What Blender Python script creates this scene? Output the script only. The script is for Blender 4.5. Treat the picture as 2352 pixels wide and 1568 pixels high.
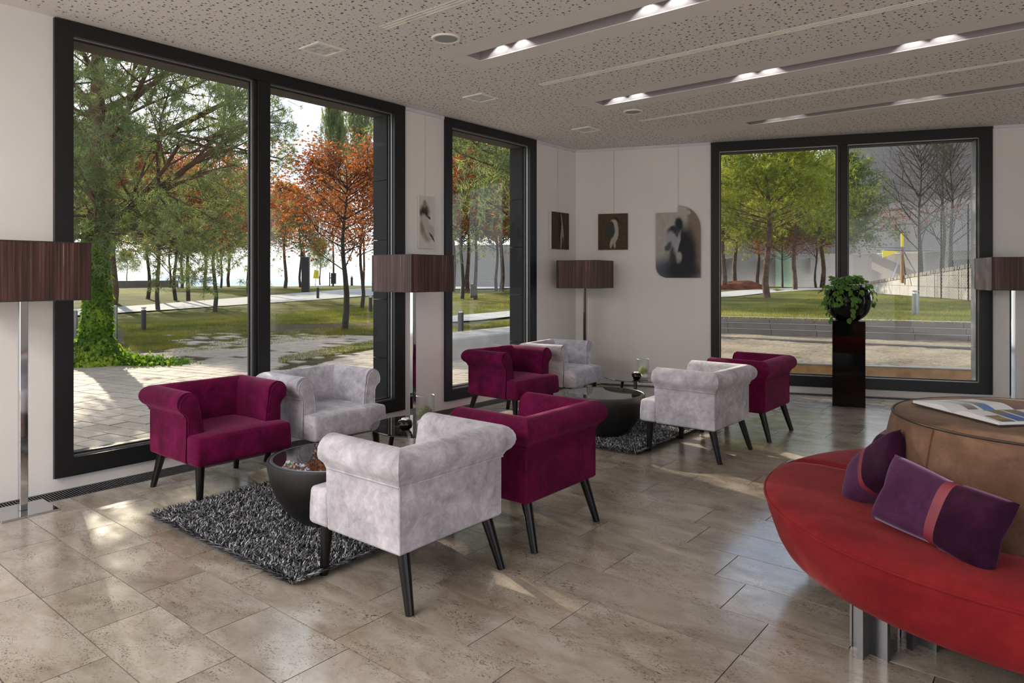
import bpy, bmesh, math, random
import numpy as np
from mathutils import Vector, Matrix
R=math.radians; PI=math.pi
for o in list(bpy.data.objects): bpy.data.objects.remove(o)
sc=bpy.context.scene; COL=sc.collection
random.seed(7); rng=np.random.default_rng(7)

# ------------------------------------------------------------------ camera
FPX=1585.0; HY=636.0; YAW=R(39.1); FILL_W=32; CX,CY,CZ=5.34,0.0,1.45
cam=bpy.data.cameras.new('camera'); cam.sensor_width=36; cam.lens=FPX/2352*36
cam.shift_y=-(784-HY)/2352; cam.clip_end=3000; cam.clip_start=.05
camo=bpy.data.objects.new('camera',cam); COL.objects.link(camo)
camo.location=(CX,CY,CZ); camo.rotation_euler=(R(90),0,YAW); sc.camera=camo
FW=np.array([-math.sin(YAW),math.cos(YAW)]); RT=np.array([math.cos(YAW),math.sin(YAW)])
def ray(px,py):
    d=FW+RT*(px-1176)/FPX
    return np.array([d[0],d[1],-(py-HY)/FPX])
def P(px,py,z=0.0):                       # pixel of the photograph -> point on the plane z
    r=ray(px,py); t=(z-CZ)/r[2]; return np.array([CX,CY,CZ])+r*t
def PD(px,py,d): return np.array([CX,CY,CZ])+ray(px,py)*d   # pixel at a depth
# ------------------------------------------------------------------ world / sun / exposure
sc.view_settings.view_transform='Standard'; sc.view_settings.look='None'
sc.view_settings.gamma=1; sc.view_settings.use_curve_mapping=False
sc.view_settings.exposure=0.95
w=bpy.data.worlds.new('world'); sc.world=w; w.use_nodes=True; nt=w.node_tree; nt.nodes.clear()
def wn(t,**k):
    n=nt.nodes.new(t)
    for a,b in k.items(): setattr(n,a,b)
    return n
tc=wn('ShaderNodeTexCoord'); sep=wn('ShaderNodeSeparateXYZ'); nt.links.new(tc.outputs['Generated'],sep.inputs[0])
ns=wn('ShaderNodeTexNoise'); ns.inputs['Scale'].default_value=2.2; ns.inputs['Detail'].default_value=6; ns.inputs['Roughness'].default_value=.55
mp=wn('ShaderNodeMapping'); mp.inputs['Scale'].default_value=(1,1,2.6); nt.links.new(tc.outputs['Generated'],mp.inputs[0]); nt.links.new(mp.outputs[0],ns.inputs['Vector'])
cr=wn('ShaderNodeValToRGB'); e=cr.color_ramp.elements
e[0].position=.38; e[0].color=(.38,.52,.76,1); e[1].position=.56; e[1].color=(.93,.95,1,1)
nt.links.new(ns.outputs['Fac'],cr.inputs[0])
hz=wn('ShaderNodeMapRange'); hz.inputs[1].default_value=.0; hz.inputs[2].default_value=.22; hz.inputs[3].default_value=1; hz.inputs[4].default_value=0
nt.links.new(sep.outputs['Z'],hz.inputs[0])
mx=wn('ShaderNodeMixRGB'); mx.inputs[2].default_value=(1,.99,.96,1); nt.links.new(hz.outputs[0],mx.inputs[0]); nt.links.new(cr.outputs[0],mx.inputs[1])
bg=wn('ShaderNodeBackground'); bg.inputs[1].default_value=1.12; nt.links.new(mx.outputs[0],bg.inputs[0])
ow=wn('ShaderNodeOutputWorld'); nt.links.new(bg.outputs[0],ow.inputs[0])
SUN_EL,SUN_AZ=R(20.5),math.atan2(.25,-.97)    # the sun stands beyond the window wall, low
sun=bpy.data.lights.new('sun','SUN'); sun.energy=5.6; sun.angle=R(.6); sun.color=(1,.87,.68)
so=bpy.data.objects.new('sun',sun); COL.objects.link(so)
sd=Vector((math.cos(SUN_EL)*math.cos(SUN_AZ),math.cos(SUN_EL)*math.sin(SUN_AZ),math.sin(SUN_EL)))
so.rotation_euler=sd.to_track_quat('Z','Y').to_euler(); so.location=(-10,6,8)

# ------------------------------------------------------------------ helpers
def tag(o,label=None,cat=None,group=None,kind=None):
    if label: o['label']=label
    if cat: o['category']=cat
    if group: o['group']=group
    if kind: o['kind']=kind
    return o
def empty(name,loc=(0,0,0),rz=0,label=None,cat=None,group=None,kind=None):
    o=bpy.data.objects.new(name,None); COL.objects.link(o); o.location=loc; o.rotation_euler=(0,0,rz)
    o.empty_display_size=.1
    return tag(o,label,cat,group,kind)
class M:
    def __init__(s): s.v=[]; s.f=[]; s.m=[]; s.mi=0
    def add(s,vs,fs):
        b=len(s.v); s.v+= [tuple(map(float,p)) for p in vs]; s.f+=[tuple(b+i for i in f) for f in fs]; s.m+=[s.mi]*len(fs); return s
    def box(s,x0,x1,y0,y1,z0,z1):
        return s.add([(x,y,z) for z in (z0,z1) for x,y in ((x0,y0),(x1,y0),(x1,y1),(x0,y1))],
            [(3,2,1,0),(4,5,6,7),(0,1,5,4),(1,2,6,5),(2,3,7,6),(3,0,4,7)])
    def prism(s,pts,z0,z1):
        n=len(pts)
        return s.add([(x,y,z0) for x,y in pts]+[(x,y,z1) for x,y in pts],
            [tuple(range(n-1,-1,-1)),tuple(range(n,2*n))]+[(i,(i+1)%n,n+(i+1)%n,n+i) for i in range(n)])
    def tube(s,pts,rad,n=8,cap=True):
        pts=[Vector(p) for p in pts]
        if not hasattr(rad,'__len__'): rad=[rad]*len(pts)
        rings=[]; ref=None
        for i,p in enumerate(pts):
            d=(pts[min(i+1,len(pts)-1)]-pts[max(i-1,0)]).normalized()
            if ref is None: ref=Vector((0,0,1)) if abs(d.z)<.9 else Vector((1,0,0))
            a=d.cross(ref).normalized(); b=d.cross(a).normalized(); ref=-b if False else ref
            rings.append([p+(a*math.cos(2*PI*k/n)+b*math.sin(2*PI*k/n))*rad[i] for k in range(n)])
        vs=[q for r_ in rings for q in r_]; fs=[]
        for i in range(len(pts)-1):
            for k in range(n): fs.append((i*n+k,i*n+(k+1)%n,(i+1)*n+(k+1)%n,(i+1)*n+k))
        if cap: fs+= [tuple(range(n)),tuple(range((len(pts)-1)*n+n-1,(len(pts)-1)*n-1,-1))]
        return s.add(vs,fs)
    def lathe(s,prof,n=48,cx=0,cy=0,a0=0,a1=2*PI,close=True):
        full=abs(a1-a0-2*PI)<1e-6; m=n if full else n+1
        vs=[(cx+r_*math.cos(a0+(a1-a0)*k/n),cy+r_*math.sin(a0+(a1-a0)*k/n),z) for r_,z in prof for k in range(m)]
        fs=[]
        for i in range(len(prof)-1):
            for k in range(n): fs.append((i*m+k,i*m+(k+1)%m,(i+1)*m+(k+1)%m,(i+1)*m+k))
        if not full and close:
            fs.append(tuple(i*m for i in range(len(prof)))[::-1]); fs.append(tuple(i*m+m-1 for i in range(len(prof))))
        return s.add(vs,fs)
    def build(s,name,mat,parent=None,smooth=None,bevel=0,seg=2,link=True):
        me=bpy.data.meshes.new(name); me.from_pydata(s.v,[],s.f)
        for q in (mat if isinstance(mat,(list,tuple)) else [mat]): me.materials.append(q)
        if isinstance(mat,(list,tuple)) and len(mat)>1: me.polygons.foreach_set('material_index',s.m)
        if bevel or smooth is not None:
            bm=bmesh.new(); bm.from_mesh(me)
            bmesh.ops.remove_doubles(bm,verts=bm.verts,dist=1e-5)
            bmesh.ops.recalc_face_normals(bm,faces=bm.faces)
            if bevel: bmesh.ops.bevel(bm,geom=[e_ for e_ in bm.edges if len(e_.link_faces)==2 and e_.calc_face_angle(0)>.5],offset=bevel,segments=seg,profile=.5,affect='EDGES',clamp_overlap=True)
            bm.to_mesh(me); bm.free()
        me.update()
        if smooth is not None:
            me.polygons.foreach_set('use_smooth',[True]*len(me.polygons)); me.set_sharp_from_angle(angle=R(smooth))
        o=bpy.data.objects.new(name,me)
        if link: COL.objects.link(o)
        if parent: o.parent=parent
        return o
def np_mesh(name,V,F,mats,mi=None,parent=None,smooth=False):     # big meshes from numpy arrays of triangles
    me=bpy.data.meshes.new(name); me.vertices.add(len(V)); me.vertices.foreach_set('co',np.asarray(V,dtype=np.float32).ravel())
    k=F.shape[1]; me.loops.add(len(F)*k); me.loops.foreach_set('vertex_index',np.asarray(F,dtype=np.int32).ravel())
    me.polygons.add(len(F)); me.polygons.foreach_set('loop_start',np.arange(0,len(F)*k,k,dtype=np.int32))
    for q in mats: me.materials.append(q)
    if mi is not None: me.polygons.foreach_set('material_index',np.asarray(mi,dtype=np.int32))
    me.update(calc_edges=True)
    if smooth: me.polygons.foreach_set('use_smooth',[True]*len(F))
    o=bpy.data.objects.new(name,me); COL.objects.link(o)
    if parent: o.parent=parent
    return o
def copy_tree(o,parent=None):
    c=o.copy(); COL.objects.link(c); c.parent=parent
    for ch in list(o.children): copy_tree(ch,c)
    return c
# ------------------------------------------------------------------ materials
class G:                                         # tiny node-graph helper
    def __init__(s,name):
        s.mat=bpy.data.materials.new(name); s.mat.use_nodes=True; s.t=s.mat.node_tree
        s.b=s.t.nodes['Principled BSDF']; s.out=s.t.nodes['Material Output']
    def n(s,t,**k):
        x=s.t.nodes.new('ShaderNode'+t)
        for a,b in k.items(): setattr(x,a,b)
        return x
    def l(s,a,b): s.t.links.new(a,b)
    def pos(s,obj=True,scale=(1,1,1),rot=(0,0,0)):
        c=s.n('TexCoord'); m=s.n('Mapping'); m.inputs['Scale'].default_value=scale; m.inputs['Rotation'].default_value=rot
        s.l(c.outputs['Object'] if obj else s.geo(),m.inputs[0]); return m.outputs[0]
    def geo(s): return s.n('NewGeometry').outputs['Position']
    def wpos(s,scale=(1,1,1),rot=(0,0,0)):
        m=s.n('Mapping'); m.inputs['Scale'].default_value=scale; m.inputs['Rotation'].default_value=rot; s.l(s.geo(),m.inputs[0]); return m.outputs[0]
    def noise(s,vec,scale,detail=4,rough=.5,dist=0):
        x=s.n('TexNoise'); x.inputs['Scale'].default_value=scale; x.inputs['Detail'].default_value=detail; x.inputs['Roughness'].default_value=rough; x.inputs['Distortion'].default_value=dist
        s.l(vec,x.inputs['Vector']); return x.outputs['Fac']
    def ramp(s,fac,stops):
        x=s.n('ValToRGB'); e=x.color_ramp.elements
        while len(e)<len(stops): e.new(.5)
        for q,(p,c) in zip(e,stops):
            q.position=p; q.color=(*c,1) if hasattr(c,'__len__') else (c,c,c,1)
        s.l(fac,x.inputs[0]); return x.outputs[0]
    def mix(s,f,a,b,mode='MIX'):
        x=s.n('MixRGB',blend_type=mode)
        for i,q in enumerate((f,a,b)):
            if hasattr(q,'is_linked'): s.l(q,x.inputs[i])
            elif i==0: x.inputs[0].default_value=q
            else: x.inputs[i].default_value=(*q,1)
        return x.outputs[0]
    def math(s,op,a,b=None,c=None,clamp=False):
        x=s.n('Math',operation=op,use_clamp=clamp)
        for i,q in enumerate((a,b,c)):
            if q is None: continue
            if hasattr(q,'is_linked'): s.l(q,x.inputs[i])
            else: x.inputs[i].default_value=q
        return x.outputs[0]
    def set(s,**k):
        for a,b in k.items():
            i=s.b.inputs[a.replace('_',' ')]
            if hasattr(b,'is_linked'): s.l(b,i)
            elif hasattr(b,'__len__'): i.default_value=(*b,1) if len(b)==3 and i.type=='RGBA' else b
            else: i.default_value=b
        return s
    def bump(s,h,strength=.2,dist=.01):
        x=s.n('Bump'); x.inputs['Strength'].default_value=strength; x.inputs['Distance'].default_value=dist
        s.l(h,x.inputs['Height']); s.l(x.outputs[0],s.b.inputs['Normal']); return s
def plain(name,c,rough=.5,metal=0,spec=.5,var=.06,sc_=6,**k):
    g=G(name); nz=g.noise(g.pos(scale=(1,1,1)),sc_,4)
    a=tuple(max(0,x*(1-var)) for x in c); b=tuple(min(1,x*(1+var)) for x in c)
    g.set(Base_Color=g.ramp(nz,[(.3,a),(.7,b)]),Roughness=rough,Metallic=metal); g.b.inputs['Specular IOR Level'].default_value=spec
    g.set(**k); return g.mat
def srgb(r,g_,b):
    f=lambda c:(c/255/12.92 if c/255<=.04045 else ((c/255+.055)/1.055)**2.4)
    return (f(r),f(g_),f(b))
MT={}
def velvet(name,c1,c2,c3,sheen,ss=7,tint=(1,1,1)):
    g=G(name); p=g.pos(scale=(1,1,1.0)); n1=g.noise(p,ss,6,.62,.5); n2=g.noise(p,ss*4,5,.7,.6)
    f=g.math('ADD',g.math('MULTIPLY',n1,.65),g.math('MULTIPLY',n2,.35))
    g.set(Base_Color=g.ramp(f,[(.36,c1),(.5,c2),(.64,c3)]),Roughness=.85,Sheen_Weight=sheen,Sheen_Roughness=.35,Sheen_Tint=tint)
    g.b.inputs['Specular IOR Level'].default_value=.15
    g.bump(g.noise(p,220,3),.25,.002); return g.mat
MT['burg']=velvet('burgundy_velvet',(.060,.001,.018),(.105,.002,.034),(.165,.005,.058),.28,5,tint=(1,.22,.5))
MT['grey']=velvet('silver_velvet',(.31,.29,.315),(.47,.45,.495),(.66,.635,.70),.25,6)
MT['red']=velvet('red_fabric',(.17,.009,.012),(.215,.012,.016),(.27,.018,.022),.15,3,tint=(1,.4,.4))
MT['brown']=velvet('brown_suede',(.105,.056,.036),(.145,.080,.052),(.20,.115,.078),.15,5,tint=(1,.8,.65))
MT['lilac']=velvet('plum_fabric',(.045,.012,.040),(.062,.017,.055),(.09,.025,.08),.35,9,tint=(.9,.6,1))
MT['plum']=velvet('aubergine_velvet',(.014,.0015,.010),(.022,.002,.015),(.035,.004,.024),.22,9,tint=(.8,.4,.8))
MT['ribbon']=plain('ribbon',(.20,.025,.045),.5,0,.5)
MT['pipe_d']=plain('dark_piping',(.03,.018,.014),.5)
MT['leg']=plain('black_wood',(.004,.0034,.0032),.28,0,.35)
MT['chrome']=plain('chrome',(.55,.555,.57),.06,1,.5,.01)
MT['steel']=plain('brushed_aluminium',(.24,.245,.26),.32,1)
MT['frame']=plain('window_frame_paint',(.011,.0105,.0115),.40,0,.35,.05)
MT['bead']=plain('glazing_bead',(.5,.48,.46),.35,.8)
MT['gasket']=plain('gasket',(.012,.011,.011),.5)
MT['wall']=None
def mk():
    g=G('wall_plaster'); p=g.wpos(); g.set(Base_Color=g.ramp(g.noise(p,.9,4),[(.3,(.77,.735,.715)),(.7,(.82,.785,.765))]),Roughness=.55); g.bump(g.noise(p,160,3),.06,.002); g.b.inputs['Specular IOR Level'].default_value=.3; MT['wall']=g.mat
    # perforated ceiling board: random round holes of several sizes
    g=G('perforated_board'); p=g.wpos()
    def holes(cell,r0,r1,off,dens):
        m=g.n('Mapping'); m.inputs['Location'].default_value=(off,off*1.7,0); m.inputs['Scale'].default_value=(1/cell,1/cell,0); g.l(g.geo(),m.inputs[0])
        v=g.n('TexVoronoi',feature='F1',voronoi_dimensions='2D'); v.inputs['Scale'].default_value=1; v.inputs['Randomness'].default_value=.8; g.l(m.outputs[0],v.inputs['Vector'])
        s_=g.n('SeparateColor'); g.l(v.outputs['Color'],s_.inputs[0])
        rad=g.math('ADD',g.math('MULTIPLY',s_.outputs[0],(r1-r0)/cell),r0/cell)
        keep=g.math('LESS_THAN',s_.outputs[1],dens)
        mr=g.n('MapRange'); mr.inputs[3].default_value=1; mr.inputs[4].default_value=0
        g.l(g.math('DIVIDE',v.outputs['Distance'],rad),mr.inputs[0]); mr.inputs[1].default_value=.85; mr.inputs[2].default_value=1.08
        return g.math('MULTIPLY',mr.outputs[0],keep)
    h=g.math('MAXIMUM',g.math('MAXIMUM',holes(.072,.0080,.0100,.0,.75),holes(.055,.0050,.0062,3.3,.7)),holes(.040,.0024,.0034,7.7,.75))
    g.set(Base_Color=g.mix(h,(.80,.765,.735),(.13,.12,.11)),Roughness=.8); g.b.inputs['Specular IOR Level'].default_value=.2
    g.bump(g.math('SUBTRACT',1,h),.6,.006); MT['perf']=g.mat
    MT['ceil']=plain('ceiling_paint',(.80,.765,.735),.8,0,.2,.02)
    # limestone floor tiles, a little different each
    g=G('limestone'); p=g.wpos(scale=(1,1.9,1)); oi=g.n('ObjectInfo').outputs['Random']
    sh=g.n('VectorMath',operation='SCALE'); cmb=g.n('CombineXYZ'); 
    for i in range(3): g.l(g.math('MULTIPLY',oi,37.0*(i+1)),cmb.inputs[i])
    ad=g.n('VectorMath',operation='ADD'); g.l(p,ad.inputs[0]); g.l(cmb.outputs[0],ad.inputs[1]); q=ad.outputs[0]
    base=g.ramp(g.noise(q,3.2,8,.62,.5),[(.30,(.24,.19,.14)),(.5,(.365,.315,.255)),(.70,(.48,.435,.375))])
    fl=g.ramp(g.noise(q,30,7,.72,2.6),[(.535,0),(.59,1)]); flm=g.ramp(g.noise(q,3.6,3,.6),[(.40,.12),(.64,1)])
    f2=g.math('MULTIPLY',g.math('MULTIPLY',fl,flm),.95)
    tone=g.ramp(oi,[(0,(.88,.87,.86)),(1,(1.06,1.05,1.05))])
    col=g.mix(1,g.mix(f2,base,(.065,.045,.032)),tone,'MULTIPLY')
    g.set(Base_Color=col,Roughness=g.ramp(g.noise(q,6,3),[(.3,.16),(.7,.26)])); g.b.inputs['Specular IOR Level'].default_value=1.0; g.set(Coat_Weight=.2,Coat_Roughness=.12)
    g.bump(g.noise(q,9,2),.03,.004); MT['tile']=g.mat
    MT['grout']=plain('grout',(.05,.042,.035),.9)
    # smoke free thin glass
    def pane(name,tint,ior=1.5,gl=1.0,rough=0.0):
        g=G(name); g.t.nodes.remove(g.b); fr=g.n('Fresnel'); gm=g.n('NewGeometry'); g.l(g.math('ADD',ior,g.math('MULTIPLY',gm.outputs['Backfacing'],1/ior-ior)),fr.inputs[0])
        tr=g.n('BsdfTransparent'); tr.inputs[0].default_value=(*tint,1); gb=g.n('BsdfGlossy'); gb.inputs['Roughness'].default_value=rough
        nz=g.noise(g.pos(),3,2); 
        ms=g.n('MixShader'); g.l(g.math('MULTIPLY',fr.outputs[0],g.math('ADD',gl-.02,g.math('MULTIPLY',nz,.04))),ms.inputs[0]); g.l(tr.outputs[0],ms.inputs[1]); g.l(gb.outputs[0],ms.inputs[2]); g.l(ms.outputs[0],g.out.inputs[0]); return g.mat
    MT['pane']=pane('window_glass',(.96,.975,.97),1.5,.42)
    MT['vase']=pane('clear_glass',(.965,.98,.98),1.5,.65)
    MT['smoke']=pane('smoked_glass',(.40,.36,.33),1.7,1.2)
    # thread-wrapped shade
    g=G('thread_shade'); p=g.pos(scale=(1,1,.012))
    n1=g.noise(p,60,6,.75); n2=g.noise(p,11,4,.6)
    f=g.math('ADD',g.math('MULTIPLY',n1,.6),g.math('MULTIPLY',n2,.4))
    c=g.ramp(f,[(.38,(.016,.005,.004)),(.48,(.06,.019,.014)),(.56,(.15,.06,.05)),(.64,(.42,.27,.24))])
    g.set(Base_Color=c,Roughness=.38); g.b.inputs['Specular IOR Level'].default_value=.5
    tl=g.n('BsdfTranslucent'); g.l(c,tl.inputs[0]); ms=g.n('MixShader'); ms.inputs[0].default_value=.3
    g.l(g.b.outputs[0],ms.inputs[1]); g.l(tl.outputs[0],ms.inputs[2]); g.l(ms.outputs[0],g.out.inputs[0])
    g.bump(n1,.3,.003); MT['shade']=g.mat
    MT['blk']=plain('black_lacquer',(.003,.003,.003),.05,0,.32)
    MT['bowl']=plain('black_bowl',(.011,.010,.009),.42,0,.5,.15)
    # foliage and bark: light passes through leaves
    def leafm(name,a,b,c_,tr=.45,sc_=1.3):
        g=G(name); nz=g.noise(g.pos(),sc_,4,.7); c=g.ramp(nz,[(.35,a),(.5,b),(.65,c_)])
        g.set(Base_Color=c,Roughness=.6); g.b.inputs['Specular IOR Level'].default_value=.25
        tl=g.n('BsdfTranslucent'); g.l(g.mix(1,c,(1.5,1.3,.8),'MULTIPLY'),tl.inputs[0]); ms=g.n('MixShader'); ms.inputs[0].default_value=tr
        g.l(g.b.outputs[0],ms.inputs[1]); g.l(tl.outputs[0],ms.inputs[2]); g.l(ms.outputs[0],g.out.inputs[0]); return g.mat
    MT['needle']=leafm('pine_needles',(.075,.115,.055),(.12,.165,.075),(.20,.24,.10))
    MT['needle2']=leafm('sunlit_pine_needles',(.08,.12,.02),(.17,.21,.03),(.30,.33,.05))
    MT['orange']=leafm('rust_leaves',(.11,.036,.015),(.21,.068,.023),(.36,.13,.033),.45,2)
    MT['brownl']=leafm('brown_leaves',(.09,.028,.015),(.16,.05,.025),(.27,.09,.035),.4,2)
    MT['ivy']=leafm('ivy_leaves',(.045,.11,.012),(.10,.20,.02),(.30,.40,.04),.45,3)
    MT['pothos']=leafm('trailing_leaves',(.07,.17,.035),(.14,.29,.06),(.28,.46,.13),.35,14)
    MT['moss']=leafm('air_plant',(.12,.17,.07),(.25,.30,.16),(.55,.58,.45),.3,20)
    MT['grassb']=leafm('grass_blades',(.06,.08,.012),(.13,.15,.02),(.24,.23,.05),.4,.5)
    MT['bark']=plain('pine_bark',(.085,.05,.036),.9,0,.2,.5,5)
    MT['barkg']=plain('grey_bark',(.05,.041,.034),.9,0,.2,.35,5)
    # ground
    g=G('grass_ground'); p=g.wpos(); n1=g.noise(p,.35,5,.6); n2=g.noise(p,9,5,.75)
    c=g.mix(g.ramp(n2,[(.35,0),(.65,1)]),g.ramp(n1,[(.35,(.045,.062,.010)),(.6,(.115,.125,.022))]),g.ramp(n1,[(.35,(.028,.04,.009)),(.62,(.15,.11,.035))]))
    g.set(Base_Color=c,Roughness=.95); g.bump(n2,.8,.06); g.b.inputs['Specular IOR Level'].default_value=.05; MT['grass']=g.mat
    g=G('sand'); p=g.wpos(); n1=g.noise(p,1.1,6,.6); n2=g.noise(p,14,5,.7)
    g.set(Base_Color=g.mix(.35,g.ramp(n1,[(.35,(.11,.088,.065)),(.65,(.26,.21,.15))]),g.ramp(n2,[(.35,(.11,.09,.065)),(.65,(.34,.29,.22))])),Roughness=.95); g.bump(n2,.7,.05); g.b.inputs['Specular IOR Level'].default_value=.05; MT['sand']=g.mat
    g=G('paving_stone'); oi=g.n('ObjectInfo').outputs['Random']; p=g.wpos(); n1=g.noise(p,2.0,5,.6); n2=g.noise(p,60,3)
    c=g.mix(.25,g.ramp(n1,[(.3,(.26,.22,.18)),(.7,(.36,.31,.26))]),g.ramp(n2,[(.3,(.20,.17,.14)),(.7,(.44,.385,.325))]))
    g.set(Base_Color=g.mix(1,c,g.ramp(oi,[(0,(.9,.9,.9)),(1,(1.08,1.08,1.08))]),'MULTIPLY'),Roughness=.8); g.bump(n2,.2,.004); g.b.inputs['Specular IOR Level'].default_value=.12; MT['slab']=g.mat
    MT['soil']=plain('joint_soil',(.055,.043,.022),.95,0,.1,.4,9)
    MT['path']=plain('pale_path',(.30,.295,.29),.85,0,.05,.12,3)
    MT['conc']=plain('concrete',(.17,.145,.125),.8,0,.3,.12,2)
    MT['conc2']=plain('pale_concrete',(.26,.25,.24),.75,0,.3,.1,2)
    MT['facade']=plain('facade_render',(.26,.238,.225),.8,0,.2,.05,.6)
    MT['facade2']=plain('facade_cladding',(.17,.153,.148),.8,0,.2,.05,.6)
    MT['timber']=plain('timber',(.30,.16,.065),.6,0,.3,.25,5)
    MT['slate']=plain('dark_cladding',(.012,.0115,.012),.6,0,.2,.2,4)
    MT['soffit']=plain('soffit_board',(.10,.080,.068),.8,0,.2,.1,2)
    MT['yellow']=plain('yellow_sheet',(.75,.60,.01),.5)
    MT['green']=plain('green_glass_tower',(.22,.30,.22),.4)
    MT['mulch']=plain('bark_heap',(.11,.035,.02),.95,0,.1,.5,2)
    MT['black']=plain('matt_black',(.014,.015,.018),.5)
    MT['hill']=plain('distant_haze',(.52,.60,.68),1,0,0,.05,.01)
    MT['white']=plain('white_wax',(.82,.82,.80),.4)
    MT['pebble']=plain('white_gravel',(.7,.7,.68),.6,0,.4,.2,90)
    MT['rail']=plain('white_rail',(.66,.67,.70),.35)
    MT['fixw']=plain('cream_trim',(.85,.83,.76),.5)
    MT['spk']=plain('speaker_mesh',(.36,.36,.355),.6,0,.3,.1,300)
    MT['fix']=plain('etched_glass',(.88,.88,.78),.25,0,.5,.3,18)
    MT['slot']=plain('slot_inside',(.36,.335,.34),.6,0,.3,.03)
    MT['wire']=plain('wire',(.3,.29,.28),.4,.5)
    MT['canvas']=plain('canvas_edge',(.62,.60,.57),.8)
    MT['paper']=plain('paper',(.72,.72,.75),.45,0,.4,.02)
mk()

# ------------------------------------------------------------------ room shell
WB=R(math.degrees(math.atan(.38)))            # the back wall is not square to the window wall
BX,BY=0.0,7.97
CH=3.205; XR=9.5; Y0=-3.6
def bw(s,off=0,z=0):                          # back wall frame: s along it, off towards outside
    c,s_=math.cos(WB),math.sin(WB); return (BX+s*c-off*s_, BY+s*s_+off*c, z)
def clip(poly,a,b,c):                         # keep a*x+b*y<=c
    out=[]
    for i in range(len(poly)):
        p,q=poly[i],poly[(i+1)%len(poly)]; fp=a*p[0]+b*p[1]-c; fq=a*q[0]+b*q[1]-c
        if fp<=0: out.append(p)
        if fp*fq<0:
            t=fp/(fp-fq); out.append((p[0]+(q[0]-p[0])*t,p[1]+(q[1]-p[1])*t))
    return out
def rect(x0,x1,y0,y1,marg=0.0):
    return clip([(x0,y0),(x1,y0),(x1,y1),(x0,y1)],-.38,1,7.97+marg)
# floor
fl=empty('floor',kind='structure')
m=M(); m.prism(rect(-.02,XR,Y0,20,.05),-.12,-.022); m.build('screed',MT['grout'],fl)
known={0:[1.723,2.214,2.854],1:[2.602,3.145,1.72+.3],2:[2.25,3.05],4:[3.667,3.0],5:[4.352,3.35],6:[4.142,3.543,2.9],7:[3.988,3.2],8:[3.705,4.5]}
tiles=[]
for k in range(-16,36):
    ya=1.075+.3075*k; yb=ya+.3075
    js=list(known.get(k,[])); rr=random.Random(k*31+5)
    if not js: js=[rr.uniform(1.5,3.5)]
    js.sort(); x=js[0]
    while x>.23: x-=rr.choice([.46,.52,.6,.68,.76,.84]); js.append(x)
    x=max(js)
    while x<XR: x+=rr.choice([.46,.52,.6,.68,.76,.84]); js.append(x)
    js=sorted(js)
    for a,b in zip(js[:-1],js[1:]):
        a2=max(a,.225)
        if b-a2<.03: continue
        g_=.0021
        po=clip([(a2+g_,ya+g_),(b-g_,ya+g_),(b-g_,yb-g_),(a2+g_,yb-g_)],-.38,1,7.97-.19*1.07)
        if len(po)<3 or ya<Y0: continue
        cx_=sum(p[0] for p in po)/len(po); cy_=sum(p[1] for p in po)/len(po)
        d=(cx_-CX)*FW[0]+(cy_-CY)*FW[1]; la=(cx_-CX)*RT[0]+(cy_-CY)*RT[1]
        vis=d>.9 and abs(la/d*FPX)<1300 and (HY+FPX*CZ/d)<1800
        tiles.append((0 if vis else 1,d,po))
tiles.sort(key=lambda t:(t[0],t[1]))
rest=M()
for i,(v,d,po) in enumerate(tiles):
    if i<290 and v==0:
        q=M().prism(po,-.022,0).build('floor_tile',MT['tile'],fl)
    else: rest.prism(po,-.022,0)
rest.build('floor_tile',MT['tile'],fl)['kind']='stuff'

# walls
wl=M()
WT=.30
def openwall(mm,tr,spans,a0,a1):
    x=a0
    for (p,q,zb,zt) in spans:
        tr(mm,x,p,0,3.5); tr(mm,p,q,0,zb); tr(mm,p,q,zt,3.5); x=q
    tr(mm,x,a1,0,3.5)
def tl_(mm,y0,y1,z0,z1):
    if y1>y0: mm.box(-WT,0,y0,y1,z0,z1)
openwall(wl,tl_,[(1.66,4.805,.085,3.2),(5.39,7.04,.085,3.2)],Y0,7.97)
wl.add([(0,7.97,0),(-WT,7.97,0),(-WT,8.2,0),(-.10,8.25,0),(0,7.97,3.5),(-WT,7.97,3.5),(-WT,8.2,3.5),(-.10,8.25,3.5)],[(3,2,1,0),(4,5,6,7),(0,1,5,4),(1,2,6,5),(2,3,7,6),(3,0,4,7)])
wl.build('wall_left',MT['wall'])['kind']='structure'
wb=M()
def tb_(mm,s0,s1,z0,z1):
    if s1<=s0: return
    a=[bw(s0),bw(s1),bw(s1,WT),bw(s0,WT)]
    mm.prism([(p[0],p[1]) for p in a],z0,z1)
openwall(wb,tb_,[(1.80,4.935,.085,3.195)],0,10.6)
wb.build('wall_back',MT['wall'])['kind']='structure'
# parts of the lounge behind the camera: unseen walls, their wide openings added to let daylight in
wr=M()
def tr_(mm,y0,y1,z0,z1):
    if y1>y0: mm.box(XR,XR+WT,y0,y1,z0,z1)
openwall(wr,tr_,[(-3.4,-.1,.05,3.2),(.1,3.5,.05,3.2),(8.9,9.5,.1,3.1)],Y0,11.7)
wr.build('wall_right',MT['wall'])['kind']='structure'
wf=M()
def tf_(mm,x0,x1,z0,z1):
    if x1>x0: mm.box(x0,x1,Y0-WT,Y0,z0,z1)
openwall(wf,tf_,[(.3,2.5,.05,3.2)],-WT,XR+WT)
wf.build('wall_front',MT['wall'])['kind']='structure'

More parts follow.
